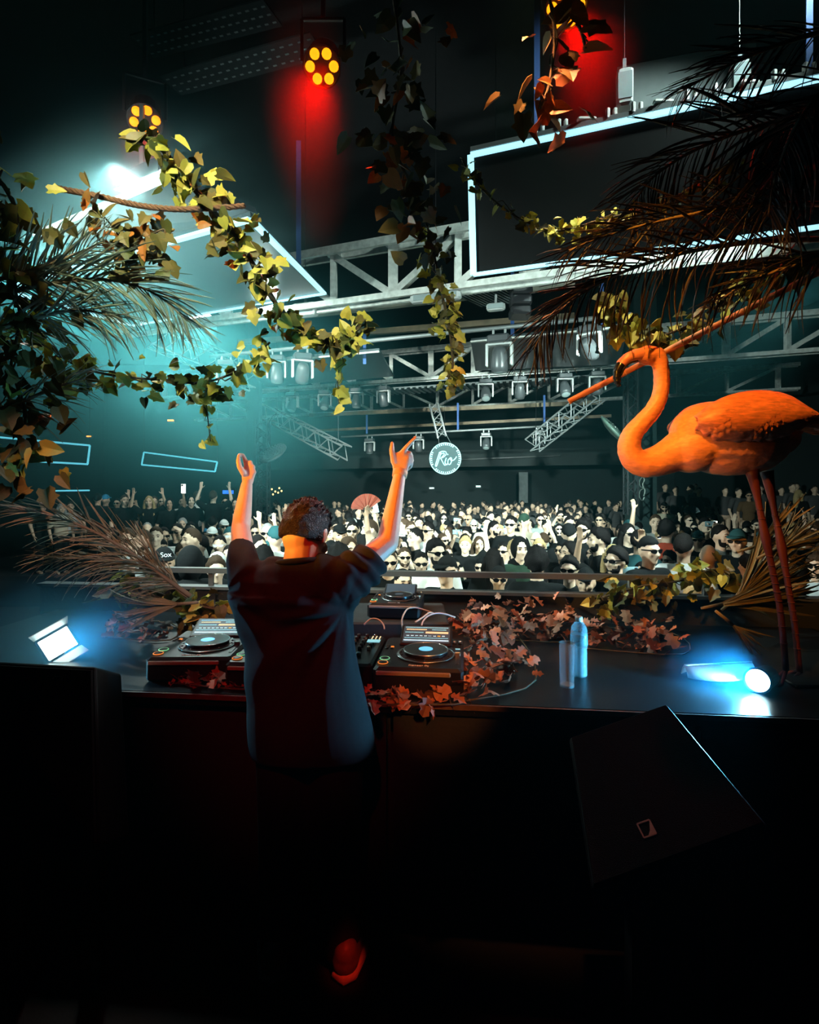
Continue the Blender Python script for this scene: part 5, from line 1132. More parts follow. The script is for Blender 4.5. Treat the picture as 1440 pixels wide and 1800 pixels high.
# ---------------------------------------------------------------- flamingo sculpture
def flamingo():
    Y = 2.45; K = Y/F; base = P(1388, 1188, Y); base.z = TZ
    M_f = mat('flamingo_paint', (0.84, 0.32, 0.17), 0.45, var=0.35, scale=3, bump=0.25, bscale=60, stretch=((10, 20, 40), (0, 0.3, 0)))
    M_w = mat('flamingo_wing', (0.80, 0.26, 0.13), 0.42, var=0.75, scale=2.2, bump=0.2, bscale=50, stretch=((9, 20, 50), (0, -0.55, 0)))
    def f(px, py, dy=0.0): return P(px, py, Y+dy)
    t = thing('flamingo_statue', 'life-size pink flamingo statue standing on the table', 'statue', base)
    b = MB()
    neck = [(1150, 620, 15), (1158, 632, 14.5), (1163, 655, 13.5), (1163, 680, 13.5), (1158, 702, 14), (1146, 724, 15), (1128, 744, 16), (1113, 762, 17.5), (1106, 782, 19.5), (1111, 802, 21.5), (1128, 814, 24), (1152, 812, 27), (1178, 801, 31), (1205, 788, 40)]
    pts = catmull([f(a, c) for a, c, _ in neck], 5); rad = []
    for i in range(len(neck)-1): rad += [lerp(neck[i][2], neck[i+1][2], k/5)*K for k in range(5)]
    rad.append(neck[-1][2]*K); b.tube(pts, rad, 20)
    b.ell(f(1137, 626), (20*K, 17*K, 15.5*K), 16, 12, Matrix.Rotation(math.radians(22), 3, 'Y'))
    capsule(b, f(1137, 622), f(1150, 624), 15*K, 15*K, 14)
    def e(px, py, a, c, d, rot=0): b.ell(f(px, py), (a*K, d, c*K), 24, 16, Matrix.Rotation(math.radians(rot), 3, 'Y'))
    e(1282, 770, 104, 64, 0.155, 8); e(1222, 786, 56, 44, 0.12, -20); e(1340, 756, 66, 42, 0.11, 22); e(1275, 800, 74, 36, 0.12, 4)
    capsule(b, f(1375, 738), f(1420, 745), 16*K, 8*K, 12)
    me = remesh(b, 0.006, 6)
    nrm = [v.normal.copy() for v in me.vertices]
    for v, n in zip(me.vertices, nrm):
        p = v.co
        v.co = p+n*(0.0022*noise.noise(Vector((p.x*25, p.y*25, p.z*60)))) - base
    link('body', me, M_f, t)
    # upper bill and black hooked tip
    b = MB(); b.tube(catmull([f(1128, 624), f(1112, 627), f(1100, 633), f(1091, 642)], 5), [15*K]+[14*K]*4+[12.5*K]*5+[11*K]*5+[10*K], 14, sq=0.85); b.build('bill', mat('bill_pink', (0.72, 0.26, 0.20), 0.35), t, True)
    b = MB(); b.tube(catmull([f(1093, 640), f(1087, 650), f(1085, 662), f(1086, 672), f(1089, 680)], 5), [10.4*K]*4+[10*K]*4+[8.5*K]*4+[7*K]*4+[5*K]*4+[2*K], 14, sq=0.8); b.build('bill_tip', mat('bill_black', (0.008, 0.008, 0.008), 0.22), t, True)
    b = MB(); b.tube(catmull([f(1122, 634, -0.03), f(1108, 638, -0.032), f(1098, 648, -0.026), f(1092, 660, -0.02)], 4), 1.6*K, 6); b.build('bill_line', mat('bill_black', (0.008, 0.008, 0.008), 0.22), t, True)
    for s in (-1, 1): MB().ell(f(1138, 617)+Vector((0, s*0.036, 0)), (0.007, 0.005, 0.007), 10, 8).build('eye', mat('flamingo_eye', (0.9, 0.7, 0.2), 0.2), t, True)
    # wings with combed feather ridges
    for s in (-1, 1):
        rs = []
        for i in range(73):
            u = i/72; row = []
            top = catmull([Vector((1206, 742, 0)), Vector((1240, 714, 0)), Vector((1288, 702, 0)), Vector((1340, 707, 0)), Vector((1388, 730, 0)), Vector((1424, 748, 0))], 5)
            low = catmull([Vector((1204, 752, 0)), Vector((1232, 772, 0)), Vector((1285, 776, 0)), Vector((1335, 768, 0)), Vector((1385, 748, 0)), Vector((1428, 754, 0))], 5)
            ti = u*(len(top)-1); k = min(int(ti), len(top)-2); a = top[k].lerp(top[k+1], ti-k); c = low[k].lerp(low[k+1], ti-k)
            for j in range(15):
                v = j/14; q = a.lerp(c, v); q.y += 3.2*math.sin(u*60+v*2)*max(0, v-0.8)*5*0.5
                bul = 0.175*math.sin(PI*(0.16+0.80*u))**0.6*(0.55+0.45*math.sin(PI*(0.12+0.75*v)))
                bul += 0.0075*math.sin((u*1.0-v*0.32-0.15*v*v)*95+0.6*math.sin(u*17))*(0.55+0.45*math.sin(u*23+v*5))*min(1, v*3)*(1 if u > 0.06 else 0)
                row.append(f(q.x, q.y)+Vector((0, s*(bul+0.012), 0)))
            rs.append(row)
        vs = [q for r in rs for q in r]; n = 15; fs = []
        for i in range(72):
            for j in range(14): fs.append((i*n+j, (i+1)*n+j, (i+1)*n+j+1, i*n+j+1) if s < 0 else (i*n+j+1, (i+1)*n+j+1, (i+1)*n+j, i*n+j))
        b = MB(); b.add(vs, fs); me = b.mesh('wing', base, True); link('wing', evaluated(me, [('SOLIDIFY', dict(thickness=0.022, offset=-1))]), M_w, t)
    for k in range(5):
        b = MB(); b.tube(catmull([f(1368+k*3, 728+4*k, 0.02*(k-2)), f(1405, 738+3*k, 0.025*(k-2)), f(1440+3*k, 748+4*k, 0.03*(k-2))], 4), [0.016]*3+[0.018]*4+[0.010]*1+[0.003], 8); b.build('tail_feather', M_w, t, True)
    # legs with ankle joints, toes and stand
    for pts, ft in (([(1322, 826), (1333, 880), (1346, 945), (1360, 1010), (1372, 1075), (1382, 1178)], -0.05), ([(1348, 828), (1360, 890), (1374, 960), (1386, 1030), (1396, 1090), (1406, 1182)], 0.05)):
        q = catmull([f(a, c, ft) for a, c in pts], 4); n = len(q)
        b = MB(); b.tube(q, [0.013+0.016*max(0, 1-i/4)+0.007*math.exp(-((i-8)/1.3)**2) for i in range(n)], 12); lg_ = b.build('leg', mat('flamingo_leg', (0.09, 0.015, 0.012), 0.5, var=0.3), t, True)
        for i in range(5, n-2): 
            m = MB(); c = q[i]; m.tube([c+Vector((0.0145*math.cos(a), 0.0145*math.sin(a), 0)) for a in [2*PI*k/12 for k in range(12)]], 0.002, 4, closed=True)
            m.v = [v-base for v in m.v]; o = m.build('leg_ring', mat('flamingo_leg', (0.35, 0.07, 0.06), 0.45), lg_, True, local=True)
        for a in (-0.7, 0, 0.7):
            m = MB(); d = Vector((-math.cos(a), -math.sin(a)*0.9, 0)); c = q[-1]; m.tube([c, c+d*0.05+Vector((0, 0, TZ+0.008-c.z)), c+d*0.085+Vector((0, 0, TZ+0.006-c.z))], [0.009, 0.007, 0.004], 8); m.v = [v-base for v in m.v]; m.build('toe', mat('flamingo_leg', (0.35, 0.07, 0.06), 0.45), lg_, True, local=True)
    MB().bevbox((base.x+0.05, base.y+0.02, TZ+0.006), (0.18, 0.24, 0.012), 0.004).build('base_plate', M_blk, t)
flamingo()
# ---------------------------------------------------------------- plants
random.seed(5)
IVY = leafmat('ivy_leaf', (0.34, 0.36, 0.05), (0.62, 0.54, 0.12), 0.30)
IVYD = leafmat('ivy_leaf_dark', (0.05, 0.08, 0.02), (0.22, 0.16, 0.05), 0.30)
RUST = leafmat('rust_leaf', (0.40, 0.10, 0.05), (0.58, 0.30, 0.18), 0.20)
ORL = leafmat('autumn_leaf', (0.55, 0.18, 0.03), (0.20, 0.12, 0.03), 0.40)
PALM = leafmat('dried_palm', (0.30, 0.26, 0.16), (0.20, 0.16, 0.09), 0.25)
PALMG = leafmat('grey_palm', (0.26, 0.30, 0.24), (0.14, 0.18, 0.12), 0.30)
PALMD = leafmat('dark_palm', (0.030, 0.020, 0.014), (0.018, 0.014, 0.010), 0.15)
M_stem = mat('vine_stem', (0.06, 0.045, 0.02), 0.8, var=0.3)
M_rope = mat('brown_rope', (0.14, 0.07, 0.04), 0.9, var=0.4, bump=0.6, bscale=80)
def leaf_mesh(name, out, fold, curl, m):
    """flat outline (x along the leaf) folded along its midrib and curled; solid with thickness"""
    b = MB(); n = len(out); mid = [Vector((x, 0, 0)) for x in (0.0, 0.3, 0.62, 1.0)]
    vs = [Vector((x, y, 0)) for x, y in out]+[Vector((x, -y, 0)) for x, y in reversed(out)]
    for v in vs+mid: v.z = abs(v.y)*fold-curl*v.x*v.x
    k = len(vs); c = len(vs)
    ring = vs; cen = [Vector((0.45, 0, -curl*0.2))]
    allv = ring+cen; fs = [(i, (i+1) % k, c) for i in range(k)]
    me = bpy.data.meshes.new(name); me.from_pydata([tuple(v) for v in allv], [], fs); me.update()
    me = evaluated(me, [('SOLIDIFY', dict(thickness=0.012))]); me.materials.append(m); me.name = name; return me
O_IVY = [(0.0, 0.05), (-0.12, 0.26), (0.05, 0.42), (0.28, 0.36), (0.42, 0.52), (0.56, 0.30), (0.78, 0.20), (1.0, 0.0)]
O_HEART = [(0.0, 0.04), (-0.10, 0.24), (0.10, 0.42), (0.40, 0.40), (0.72, 0.22), (1.0, 0.0)]
O_SHRED = [(0.0, 0.06), (0.10, 0.20), (0.22, 0.10), (0.36, 0.36), (0.46, 0.12), (0.70, 0.26), (0.80, 0.10), (1.0, 0.0)]
O_CUT = [(0.0, 0.08), (0.12, 0.34), (0.34, 0.22), (0.50, 0.46), (0.66, 0.24), (0.88, 0.30), (1.0, 0.0)]
def leafset(m, outs=(O_IVY, O_HEART)):
    return [leaf_mesh('leaf', o, fd, cu, m) for o in outs for fd, cu in ((0.25, 0.15), (-0.2, 0.3), (0.5, 0.1))]
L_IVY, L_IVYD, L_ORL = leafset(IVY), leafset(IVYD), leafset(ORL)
L_RUST = leafset(RUST, (O_CUT, O_SHRED))+leafset(leafmat('brown_leaf', (0.10, 0.03, 0.02), (0.30, 0.15, 0.09), 0.15), (O_CUT, O_SHRED))[:3]
def put_leaf(me, p, size, parent, hang=0.6, rnd=random):
    o = link('leaf', me, None, parent); o.location = p-parent.location
    d = Vector((rnd.gauss(0, 1), rnd.gauss(0, 0.8), rnd.gauss(-hang, 0.7))).normalized()
    n = Vector((rnd.gauss(0, 0.6), -1+rnd.gauss(0, 0.5), rnd.gauss(0.4, 0.6))); n = (n-d*n.dot(d)).normalized(); s = n.cross(d)
    o.rotation_euler = Matrix((d, s, n)).transposed().to_euler(); o.scale = (size, size*rnd.uniform(0.8, 1.15), size)
    return o
def garland(label, pts, n, spread, sets, size=(0.045, 0.085), r=0.007, stem=True, cat='garland', group='ivy garlands', hang=0.6, dens=None, name='ivy_garland'):
    ps = [P(*q) for q in pts]; t = thing(name, label, cat, ps[0], group=group)
    cv = catmull(ps, 8)
    if stem:
        b = MB(); b.tube(cv, r, 6); b.build('stem', M_stem, t, True)
        b = MB(); off = [q+Vector((random.gauss(0, 0.012), random.gauss(0, 0.012), random.gauss(0, 0.012))) for q in cv]; b.tube(off, r*0.6, 5); b.build('stem', M_stem, t, True)
    for i in range(n):
        u = random.random(); u = dens(u) if dens else u
        k = u*(len(cv)-1); j = min(int(k), len(cv)-2); p = cv[j].lerp(cv[j+1], k-j)
        sp = spread(u) if callable(spread) else spread
        p = p+Vector((random.gauss(0, sp), random.gauss(0, sp), random.gauss(-sp*0.3, sp)))
        S = random.choices(sets[0], k=1)[0] if len(sets) == 1 else random.choice(sets[0] if random.random() < sets[2] else sets[1])
        put_leaf(S, p, random.uniform(*size), t, hang)
    return t
garland('leafy swag lit yellow-green drooping across the left haze', [(-20, 565, 2.5), (60, 590, 2.6), (130, 640, 2.75), (200, 660, 2.9), (290, 668, 3.0), (360, 672, 3.05), (430, 645, 3.15), (474, 602, 3.25)], 190, lambda u: 0.040+0.03*(1-u), (L_IVY, L_IVYD, 0.7))
garland('thick ivy garland slanting from the strobe to the middle of the hall', [(268, 240, 2.5), (318, 305, 2.55), (365, 360, 2.6), (405, 405, 2.65), (440, 455, 2.7), (475, 520, 2.8), (522, 572, 2.95), (572, 602, 3.05), (610, 590, 3.1), (636, 572, 3.15)], 270, lambda u: 0.050-0.012*u, (L_IVY, L_IVYD, 0.62), (0.05, 0.095), 0.012)
garland('thin ivy trail dangling from the lowest point of the thick garland', [(590, 596, 3.05), (598, 630, 3.06), (594, 670, 3.06), (597, 722, 3.06)], 16, 0.018, (L_IVY,), (0.06, 0.085), 0.003)
garland('dense ivy tail hanging before the near roof truss', [(752, 400, 3.1), (768, 470, 3.12), (780, 530, 3.14), (790, 580, 3.16), (796, 640, 3.18), (792, 672, 3.2)], 120, lambda u: 0.036 if u < 0.8 else 0.02, (L_IVY, L_IVYD, 0.62), (0.045, 0.08))
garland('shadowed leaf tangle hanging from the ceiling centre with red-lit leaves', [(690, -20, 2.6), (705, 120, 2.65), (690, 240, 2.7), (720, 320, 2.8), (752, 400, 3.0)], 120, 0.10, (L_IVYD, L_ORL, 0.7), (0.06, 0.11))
garland('ivy string crossing the black screen to the palm fronds', [(812, 280, 3.0), (835, 318, 3.0), (880, 362, 3.0), (932, 393, 3.0), (986, 406, 3.0), (1050, 388, 2.95), (1130, 368, 2.9), (1200, 340, 2.85), (1300, 285, 2.8)], 130, lambda u: 0.026, (L_IVY, L_IVYD, 0.75), (0.035, 0.065), 0.005)
garland('lush bright ivy swag above the flamingo head', [(1076, 520, 3.05), (1098, 565, 3.0), (1150, 590, 2.95), (1205, 575, 2.9), (1250, 545, 2.85), (1300, 510, 2.8), (1350, 482, 2.75), (1420, 462, 2.7)], 150, lambda u: 0.036+0.012*u, (L_IVY, L_IVYD, 0.7), (0.05, 0.10))
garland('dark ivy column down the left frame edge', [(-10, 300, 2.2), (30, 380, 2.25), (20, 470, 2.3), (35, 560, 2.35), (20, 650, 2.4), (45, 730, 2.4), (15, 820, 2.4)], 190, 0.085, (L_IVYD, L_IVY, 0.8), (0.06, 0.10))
garland('backlit rusty creeper dangling from the rope in front of the strobe glow', [(150, 345, 2.4), (195, 395, 2.42), (230, 440, 2.44), (255, 420, 2.46), (290, 405, 2.46), (262, 465, 2.46)], 90, 0.055, (L_IVYD, L_ORL, 0.6), (0.045, 0.085), 0.004)
garland('short ivy sprig hanging over the left neon frames', [(362, 676, 3.05), (364, 720, 3.05), (370, 776, 3.05)], 16, 0.022, (L_IVY,), (0.05, 0.07), 0.003)
garland('ivy clump at the left end of the rail', [(205, 1030, 3.2), (270, 1040, 3.2), (330, 1060, 3.15), (400, 1075, 3.1)], 90, lambda u: 0.05, (L_IVY, L_IVYD, 0.45), (0.06, 0.10))
garland('ivy clump over the right end of the rail', [(1060, 1050, 3.3), (1130, 1030, 3.3), (1200, 1020, 3.3), (1260, 1000, 3.3), (1300, 1020, 3.2)], 90, lambda u: 0.05, (L_IVY, L_IVYD, 0.5), (0.055, 0.10))
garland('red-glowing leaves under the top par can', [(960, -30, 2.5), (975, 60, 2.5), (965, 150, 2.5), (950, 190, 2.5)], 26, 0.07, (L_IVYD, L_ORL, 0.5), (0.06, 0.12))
garland('big translucent leaf sprig glowing red below the top par can', [(1005, 20, 2.7), (1020, 50, 2.7), (1030, 85, 2.7)], 6, 0.03, (L_ORL,), (0.10, 0.15))
def rope(label, pts, r):
    ps = [P(*q) for q in pts]; c = ps[0].copy(); b = MB(); cv = catmull(ps, 10)
    t = thing('rope', label, 'rope', c)
    for k in range(3):
        b = MB(); b.tube([q+Vector((0, math.cos(i*0.9+k*2.09)*r*0.6, math.sin(i*0.9+k*2.09)*r*0.6)) for i, q in enumerate(catmull(cv, 2))], r*0.62, 6); b.build('strand', M_rope, t, True)
rope('twisted brown rope strung from the left leaves to the thick garland', [(96, 330, 2.4), (170, 344, 2.42), (250, 362, 2.45), (330, 368, 2.5), (430, 362, 2.6)], 0.012)
# rust-coloured leaf netting on the table
def netting(label, quads, n, size, lift, yr=1.0):
    t = thing('leaf_netting', label, 'leaf netting', H(quads[0][0], quads[0][1], TZ), group='rust leaf netting')
    for i in range(n):
        u, v = random.random(), random.random(); a, b, c, d = [Vector((q[0], q[1], 0)) for q in quads]
        q = (a.lerp(b, u)).lerp(d.lerp(c, u), v); lz = random.random()**1.6*lift
        p = H(q.x, q.y, TZ+0.012); p.z += lz
        o = link('leaf', random.choice(L_RUST), None, t); o.location = p-t.location; s = random.uniform(*size); o.scale = (s, s, s)
        o.rotation_euler = (random.gauss(0.3, 0.6), random.gauss(0, 0.6), random.uniform(0, 6.28))
    b = MB(); cv = [H(q[0], q[1], TZ+0.01) for q in quads]; b.tube(catmull(cv, 4), 0.004, 5); b.build('net_cord', M_stem, t, True)
netting('heap of rust leaf netting right beside the blue-jog player', [(815, 1120), (900, 1110), (942, 1195), (820, 1232)], 110, (0.045, 0.085), 0.07)
netting('long bank of rust leaf netting against the parapet', [(805, 1078), (1010, 1088), (1010, 1128), (815, 1118)], 130, (0.05, 0.095), 0.16)
netting('rust leaf netting behind the water bottle', [(1010, 1100), (1180, 1112), (1200, 1150), (1010, 1138)], 90, (0.05, 0.09), 0.09)
netting('fringe of glowing red leaves along the table edge under the blue-jog player', [(640, 1222), (800, 1222), (800, 1238), (640, 1238)], 46, (0.05, 0.08), 0.02)
netting('fringe of red leaves along the table edge left of the performer', [(285, 1180), (432, 1192), (432, 1212), (300, 1200)], 50, (0.045, 0.075), 0.03)
netting('dark rust leaves around the left cables', [(190, 1090), (300, 1095), (300, 1125), (185, 1120)], 50, (0.045, 0.08), 0.05)
netting('scattered rust leaves behind the performer right hip', [(690, 1088), (800, 1090), (800, 1108), (690, 1104)], 40, (0.05, 0.085), 0.06)
# ---------------------------------------------------------------- palm fronds
def blade(bend, wd, m):
    n = 7; b = MB(); up = []; lo = []
    for i in range(n+1):
        x = i/n; z = -bend*x*x; wq = wd*math.sin(PI*min(0.97, 0.12+0.86*x))**0.7
        up.append((Vector((x, wq, z+wq*0.5)), Vector((x, 0, z)), Vector((x, -wq, z+wq*0.5))))
    vs = [q for r in up for q in r]+[q+Vector((0, 0, -0.004)) for r in up for q in r]; k = 3*(n+1); fs = []
    for i in range(n):
        for j in range(2):
            a = i*3+j; fs.append((a, a+3, a+4, a+1)); fs.append((k+a+1, k+a+4, k+a+3, k+a))
        fs.append((i*3, k+i*3, k+i*3+3, i*3+3)); fs.append((i*3+2, i*3+5, k+i*3+5, k+i*3+2))
    b.add(vs, fs); me = b.mesh('leaflet'); me.materials.append(m); return me
BL = {m.name: [blade(bd, wd, m) for bd, wd in ((0.10, 0.018), (0.25, 0.022), (0.45, 0.020))] for m in (PALM, PALMG, PALMD)}
def put_blade(me, p, d, L, t, roll=0.0, flat=(0, 0, 1)):
    o = link('leaflet', me, None, t); o.location = p-t.location; d = d.normalized(); n = Vector(flat); n = n-d*n.dot(d)
    n = n.normalized() if n.length > 1e-3 else d.orthogonal().normalized(); s = n.cross(d)
    o.rotation_euler = (Matrix((d, s, n)).transposed() @ Matrix.Rotation(roll, 3, 'X')).to_euler(); o.scale = (L, L, L)
def frond(label, pts, n, L, mname, ang=55, gravity=0.25, r=0.012, side=(1, 1), tip=0.45, group='palm fronds', spread=0.25):
    ps = [P(*q) for q in pts]; t = thing('palm_frond', label, 'palm frond', ps[0], group=group); cv = catmull(ps, 8); m = len(cv)
    b = MB(); b.tube(cv, [r*(1-0.8*i/m) for i in range(m)], 7); b.build('rachis', mat('palm_rachis', (0.16, 0.12, 0.07), 0.7, var=0.3), t, True)
    view = Vector((0, 0, CZ))-ps[len(ps)//2]; view.normalize()
    for i in range(n):
        u = 0.12+0.88*i/n; k = u*(m-1); j = min(int(k), m-2); p = cv[j].lerp(cv[j+1], k-j); tg = (cv[j+1]-cv[j]).normalized()
        s0 = tg.cross(view).normalized()
        for s, on in ((1, side[0]), (-1, side[1])):
            if not on: continue
            a = math.radians(ang*(1-0.45*u)+random.gauss(0, 6)); d = tg*math.cos(a)+s0*s*math.sin(a)+view*random.gauss(0, spread)+Vector((0, 0, -gravity*random.uniform(0.5, 1.3)))
            put_blade(random.choice(BL[mname]), p, d, L*random.uniform(0.8, 1.1)*(1-(1-tip)*u*u)*(0.6+0.4*min(1, u*4))*on, t, random.gauss(0, 0.5))
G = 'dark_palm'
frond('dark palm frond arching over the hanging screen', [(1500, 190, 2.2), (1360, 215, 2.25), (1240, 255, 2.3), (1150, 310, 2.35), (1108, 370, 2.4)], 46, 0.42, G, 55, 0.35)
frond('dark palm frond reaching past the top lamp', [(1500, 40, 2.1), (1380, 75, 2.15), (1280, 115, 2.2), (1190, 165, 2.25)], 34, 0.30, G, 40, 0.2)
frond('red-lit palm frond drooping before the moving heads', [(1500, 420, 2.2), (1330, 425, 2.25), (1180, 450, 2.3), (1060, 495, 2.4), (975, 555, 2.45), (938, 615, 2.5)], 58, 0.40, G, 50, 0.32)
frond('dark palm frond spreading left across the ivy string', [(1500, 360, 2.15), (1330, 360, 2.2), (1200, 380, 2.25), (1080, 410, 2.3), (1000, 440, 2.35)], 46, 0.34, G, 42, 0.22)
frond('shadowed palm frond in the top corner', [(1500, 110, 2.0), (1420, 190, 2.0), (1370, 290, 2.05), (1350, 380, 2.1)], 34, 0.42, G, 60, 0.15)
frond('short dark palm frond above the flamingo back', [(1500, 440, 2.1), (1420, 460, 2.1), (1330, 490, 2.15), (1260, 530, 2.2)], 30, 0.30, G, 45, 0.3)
G = 'grey_palm'
frond('pale palm frond sweeping right through the haze', [(-40, 530, 2.3), (80, 500, 2.35), (190, 492, 2.4), (270, 515, 2.45), (330, 565, 2.5)], 60, 0.36, G, 42, 0.12)
frond('upright pale palm frond below the rope', [(-40, 500, 2.3), (40, 480, 2.3), (110, 455, 2.35), (185, 425, 2.4)], 36, 0.30, G, 50, -0.15, side=(1, 1))
frond('low pale palm frond over the left ivy swag', [(-40, 590, 2.3), (60, 560, 2.35), (140, 545, 2.4), (215, 560, 2.4)], 40, 0.30, G, 35, 0.1)
frond('thin wispy palm frond above the large neon frame', [(-30, 730, 2.4), (40, 705, 2.4), (100, 680, 2.45), (150, 665, 2.5)], 26, 0.24, G, 40, 0.0)
G = 'dried_palm'
frond('long dried palm frond leaning left from the rail end', [(335, 1048, 3.0), (290, 1015, 2.95), (220, 965, 2.85), (120, 915, 2.7), (-20, 885, 2.5)], 56, 0.34, G, 30, 0.0, 0.014)
frond('second dried palm frond fanning under the long one', [(330, 1050, 3.0), (260, 1000, 2.95), (180, 985, 2.9), (80, 980, 2.8)], 40, 0.30, G, 30, 0.05, 0.010)
def fan(label, base, n, a0, a1, L, mname, Yd=0.15, group='dried fan leaves'):
    p = P(*base); t = thing('fan_leaf', label, 'fan leaf', p, group=group)
    for i in range(n):
        a = math.radians(lerp(a0, a1, i/(n-1))+random.gauss(0, 2)); d = Vector((math.cos(a), random.gauss(Yd, 0.12), math.sin(a)))
        put_blade(random.choice(BL[mname][:2]), p+Vector((0, random.gauss(0, 0.01), 0)), d, L*random.uniform(0.8, 1.1), t, random.gauss(0, 0.6), (0, -1, 0.2))
    b = MB(); b.tube([p, p-Vector((math.cos(math.radians((a0+a1)/2)), Yd, math.sin(math.radians((a0+a1)/2))))*0.12], [0.010, 0.007], 8); b.build('stalk', mat('palm_rachis', (0.16, 0.12, 0.07), 0.7), t, True)
fan('dried fan leaf spreading beside the table cables', (312, 1062, 2.95), 22, 168, 205, 0.42, G)
fan('dried fan leaf rising behind the flamingo legs', (1298, 1048, 2.9), 26, 8, 62, 0.55, G)
fan('upper dried fan leaf behind the flamingo legs', (1330, 960, 3.0), 20, -20, 48, 0.42, G)
fan('low dried fan leaf behind the flamingo feet', (1270, 1062, 2.85), 22, -6, 22, 0.60, G)
fan('small orange-lit fan leaf at the flamingo feet', (1288, 1098, 2.75), 14, 305, 340, 0.26, G)
fan('orange-lit dried fan leaf at the frame edge by the flamingo tail', (1365, 965, 2.75), 16, 5, 40, 0.32, G)
# pale fallen spathe in front of the round lamp
def spathe():
    c = H(1262, 1205, TZ); t = thing('dried_spathe', 'pale dried leaf sheath lying in the floodlight glare', 'dried leaf', c)
    rs = []
    for i in range(15):
        u = i/14; x = lerp(1203, 1322, u); wv = 0.085*math.sin(PI*min(0.9, 0.08+0.85*u))**0.7; p = H(x, lerp(1190, 1197, u), TZ+0.012)
        rs.append([p+Vector((0, wv*k, 0.045*(1-(k*k))+0.006+0.03*u)) for k in (-1, -0.6, -0.2, 0.2, 0.6, 1)])
    vs = [q for r in rs for q in r]; fs = [(i*6+j, (i+1)*6+j, (i+1)*6+j+1, i*6+j+1) for i in range(14) for j in range(5)]
    b = MB(); b.add(vs, fs); me = b.mesh('sheath', c, True); link('sheath', evaluated(me, [('SOLIDIFY', dict(thickness=0.004))]), leafmat('pale_sheath', (0.75, 0.55, 0.48), (0.7, 0.5, 0.42), 0.4), t)
    b = MB(); b.tube([r[2].lerp(r[3], 0.5)+Vector((0, 0, 0.004)) for r in rs], 0.004, 6); b.build('midrib', mat('sheath_rib', (0.6, 0.42, 0.35), 0.6), t, True)
spathe()
# bamboo pole slanting behind the flamingo
def bamboo():
    p, q = P(1470, 463, 2.52), P(1000, 706, 2.75); t = thing('bamboo_pole', 'orange-lit bamboo pole slanting behind the flamingo neck', 'pole', (p+q)/2)
    for k in range(9):
        a, b_ = p.lerp(q, k/9), p.lerp(q, (k+1)/9); MB().tube([a, a.lerp(b_, 0.04), a.lerp(b_, 0.5), a.lerp(b_, 0.96), b_], [0.0175, 0.0155, 0.0150, 0.0155, 0.0175], 10).build('cane_segment', mat('bamboo', (0.62, 0.26, 0.12), 0.5, var=0.3, scale=20), t, True)
bamboo()
# hand fans and phones held in the crowd
def hand_fan(label, c, R, col, rot=0):
    t = thing('hand_fan', label, 'hand fan', c, group='hand fans')
    n = 11
    for k in range(n):
        a0 = math.radians(rot+20+140*k/n); a1 = math.radians(rot+20+140*(k+1)/n); z = 0.01*(k % 2)
        b = MB(); b.rings([[c+Vector((r*math.cos(a), o+z*(1 if a == a0 else -1), r*math.sin(a))) for r, a in ((R*0.25, a0), (R, a0), (R, a1), (R*0.25, a1))] for o in (0, 0.004)]); b.build('fan_pleat', mat('fan_'+label[:6], col, 0.7, var=0.3, scale=30), t)
    for k in range(0, n+1, 2):
        a = math.radians(rot+20+140*k/n); MB().beam(c, c+Vector((R*math.cos(a), -0.004, R*math.sin(a))), 0.008, 0.004).build('fan_rib', M_wood, t)
def held(lab, off):
    b = PEOPLE[lab]; return b.location+Euler(b.rotation_euler).to_matrix() @ Vector((off[0]*b.scale.x, off[1]*b.scale.y, off[2]*b.scale.z))
hand_fan('pale blue pleated hand fan held up behind the dark-haired heads', held('woman with brown hair above the pale hand fan', (0.05, -0.26, 1.50)), 0.24, (0.16, 0.24, 0.26), 0)
hand_fan('rust-red hand fan raised beside the performer head', held('person in black cap raising a red fan beside the performer ear', (0.30, -0.12, 1.93)), 0.22, (0.22, 0.035, 0.015), 15)
def phone(label, c, tilt, m, s=1.0):
    t = thing('mobile_phone', label, 'phone', c, (0, math.radians(tilt), 0), 'phones held up in the crowd')
    MB().bevbox((0, 0, 0), (0.078*s, 0.010, 0.16*s), 0.003).build('phone_case', M_phone, t, local=True)
    MB().box((0, -0.0056, 0), (0.070*s, 0.001, 0.148*s)).build('phone_face', m, t, local=True)
    MB().bevbox((-0.018*s, -0.007, 0.055*s), (0.028*s, 0.004, 0.030*s), 0.001).build('camera_bump', M_blk, t, local=True)
M_pb = mat('phone_pale_back', (0.5, 0.7, 0.75), 0.3); G_ph = glow('phone_screen_lit', (0.9, 0.85, 0.8), 2.2)
phone('phone with glowing screen above the hooded woman on the riser', held('hooded woman with lit phone overhead on the riser', (0.30, -0.13, 1.99)), 0, G_ph, 1.3)
phone('phone held sideways between two raised hands near the flamingo leg', held('person filming with both arms raised near the flamingo leg', (0, -0.335, 1.70)), 90, M_phone)
phone('phone held by the fist-raiser in teal', held('person in teal top and shades raising a fist by the red fan', (0.31, -0.125, 1.95)), -12, M_pb)
k_ = 0
for lab_, b_ in list(PEOPLE.items()):
    if ' filming' in lab_ and 'clubgoer' in lab_ and k_ < 9:
        phone('phone of the filming clubgoer with '+lab_.split(', ')[1]+', '+lab_.split(', ')[-1], held(lab_, (0, -0.335, 1.70)), (0, 90, 5)[k_ % 3], (M_pb, M_phone, G_ph)[k_ % 3]); k_ += 1
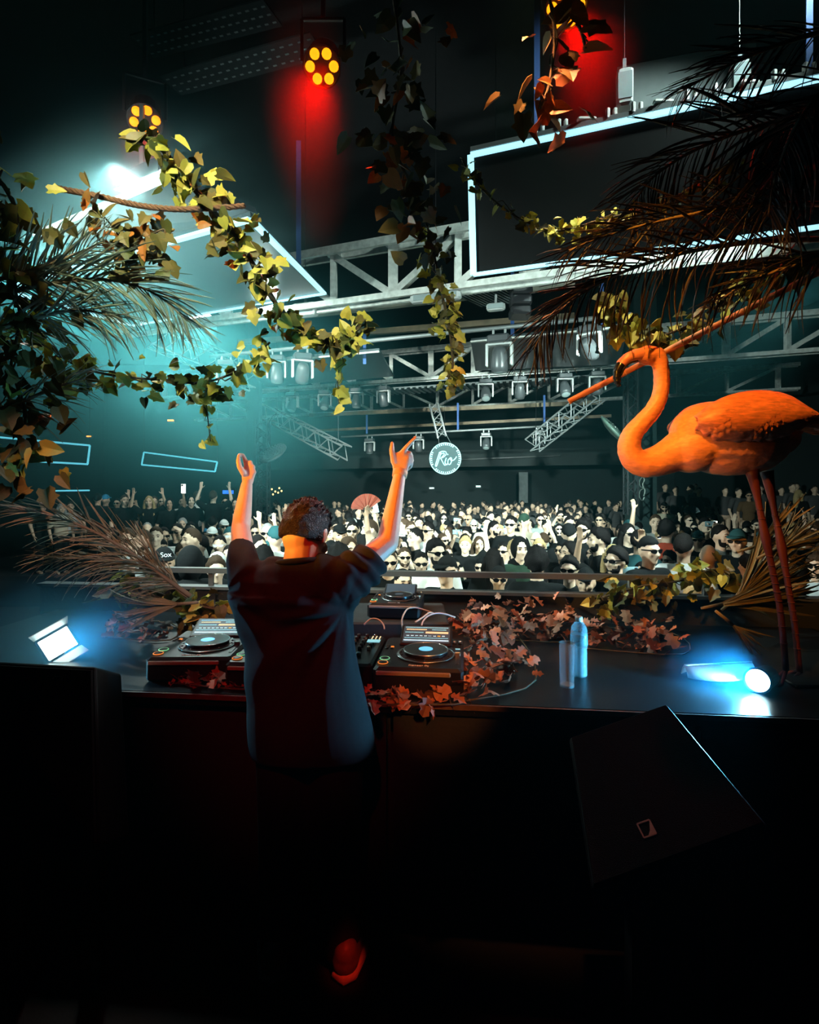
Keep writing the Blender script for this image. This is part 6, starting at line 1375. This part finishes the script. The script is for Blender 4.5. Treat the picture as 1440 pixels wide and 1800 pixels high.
# ---------------------------------------------------------------- haze
def haze(name, label, lo, hi, dens, col, aniso, soft=None):
    m = bpy.data.materials.new(name); m.use_nodes = True; nt = m.node_tree; n = nt.nodes; L = nt.links
    n.remove(n['Principled BSDF']); v = n.new('ShaderNodeVolumeScatter')
    v.inputs['Color'].default_value = (*col, 1); v.inputs['Density'].default_value = dens; v.inputs['Anisotropy'].default_value = aniso
    L.new(v.outputs[0], n['Material Output'].inputs['Volume'])
    lo, hi = Vector(lo), Vector(hi)
    o = MB().box((lo+hi)/2, hi-lo).build(name, m); o['kind'] = 'stuff'; o['label'] = label; o['category'] = 'haze'; return o
TEAL_CAST = (0.22, 0.92, 1.0)  # teal cast of the light put into the haze colour
haze('stage_haze', 'thin theatrical haze filling the hall, teal light put into its colour', (-14.9, 0.3, -0.7), (12.9, 26.7, 7.5), 0.0009, TEAL_CAST, 0.2)
def puff(name, label, c, r, dens, col, aniso=0.0):
    """a bank of haze that thins out towards its rim"""
    m = bpy.data.materials.new(name); m.use_nodes = True; nt = m.node_tree; n = nt.nodes; L = nt.links
    n.remove(n['Principled BSDF']); v = n.new('ShaderNodeVolumeScatter'); v.inputs['Color'].default_value = (*col, 1); v.inputs['Anisotropy'].default_value = aniso
    tc = n.new('ShaderNodeTexCoord'); ln = n.new('ShaderNodeVectorMath'); ln.operation = 'LENGTH'; L.new(tc.outputs['Object'], ln.inputs[0])
    mr = n.new('ShaderNodeMapRange'); mr.interpolation_type = 'SMOOTHSTEP'; mr.inputs[1].default_value = 0.0; mr.inputs[2].default_value = 1.0; mr.inputs[3].default_value = dens; mr.inputs[4].default_value = 0.0
    L.new(ln.outputs['Value'], mr.inputs[0]); L.new(mr.outputs[0], v.inputs['Density']); L.new(v.outputs[0], n['Material Output'].inputs['Volume'])
    o = MB().ell((0, 0, 0), (1, 1, 1), 24, 16).build(name, m, None, True); o.location = c; o.scale = r; o['kind'] = 'stuff'; o['label'] = label; o['category'] = 'haze'
puff('haze_bank', 'dense haze bank around the left strobes, teal light put into its colour', (-4.4, 9.0, 4.0), (5.0, 6.0, 3.6), 0.075, TEAL_CAST, 0.1)
puff('haze_cloud', 'pale haze glowing around the strobe bar', P(280, 350, 4.4), (1.5, 1.2, 0.9), 0.26, (0.5, 0.95, 1.0), 0.0)
BEAM_RED = (1.0, 0.06, 0.02)  # red of the par beams put into the scatter colour
puff('red_beam_haze', 'red beam coloured into the haze under the middle par can', P(566, 117, 3.8)+Vector((0, -0.34, -0.50)), (0.30, 0.8, 0.95), 0.60, BEAM_RED, 0.0)
puff('red_beam_haze', 'red beam coloured into the haze under the par can above the strobe', P(255, 213, 4.3)+Vector((0.06, -0.2, -0.28)), (0.28, 0.4, 0.5), 0.5, BEAM_RED, 0.0)
puff('red_beam_haze', 'red beam coloured into the haze under the top par can', P(995, 12, 3.6)+Vector((0.03, -0.3, -0.45)), (0.32, 0.7, 0.85), 0.6, BEAM_RED, 0.0)
puff('glow_halo', 'added blue glow halo around the square floodlight', P(110, 1128, 2.66), (0.55, 0.40, 0.42), 1.1, (0.10, 0.60, 1.0), 0.0)  # blue volume added as a glow halo around the lamp
puff('glow_halo', 'added blue glow halo around the round floodlight', P(1318, 1190, 2.30), (0.40, 0.24, 0.22), 0.55, (0.10, 0.60, 1.0), 0.0)  # second added halo, its lamp glow put into the colour
bpy.data.scenes.remove(WORK)
sc.collection.children.link(C)
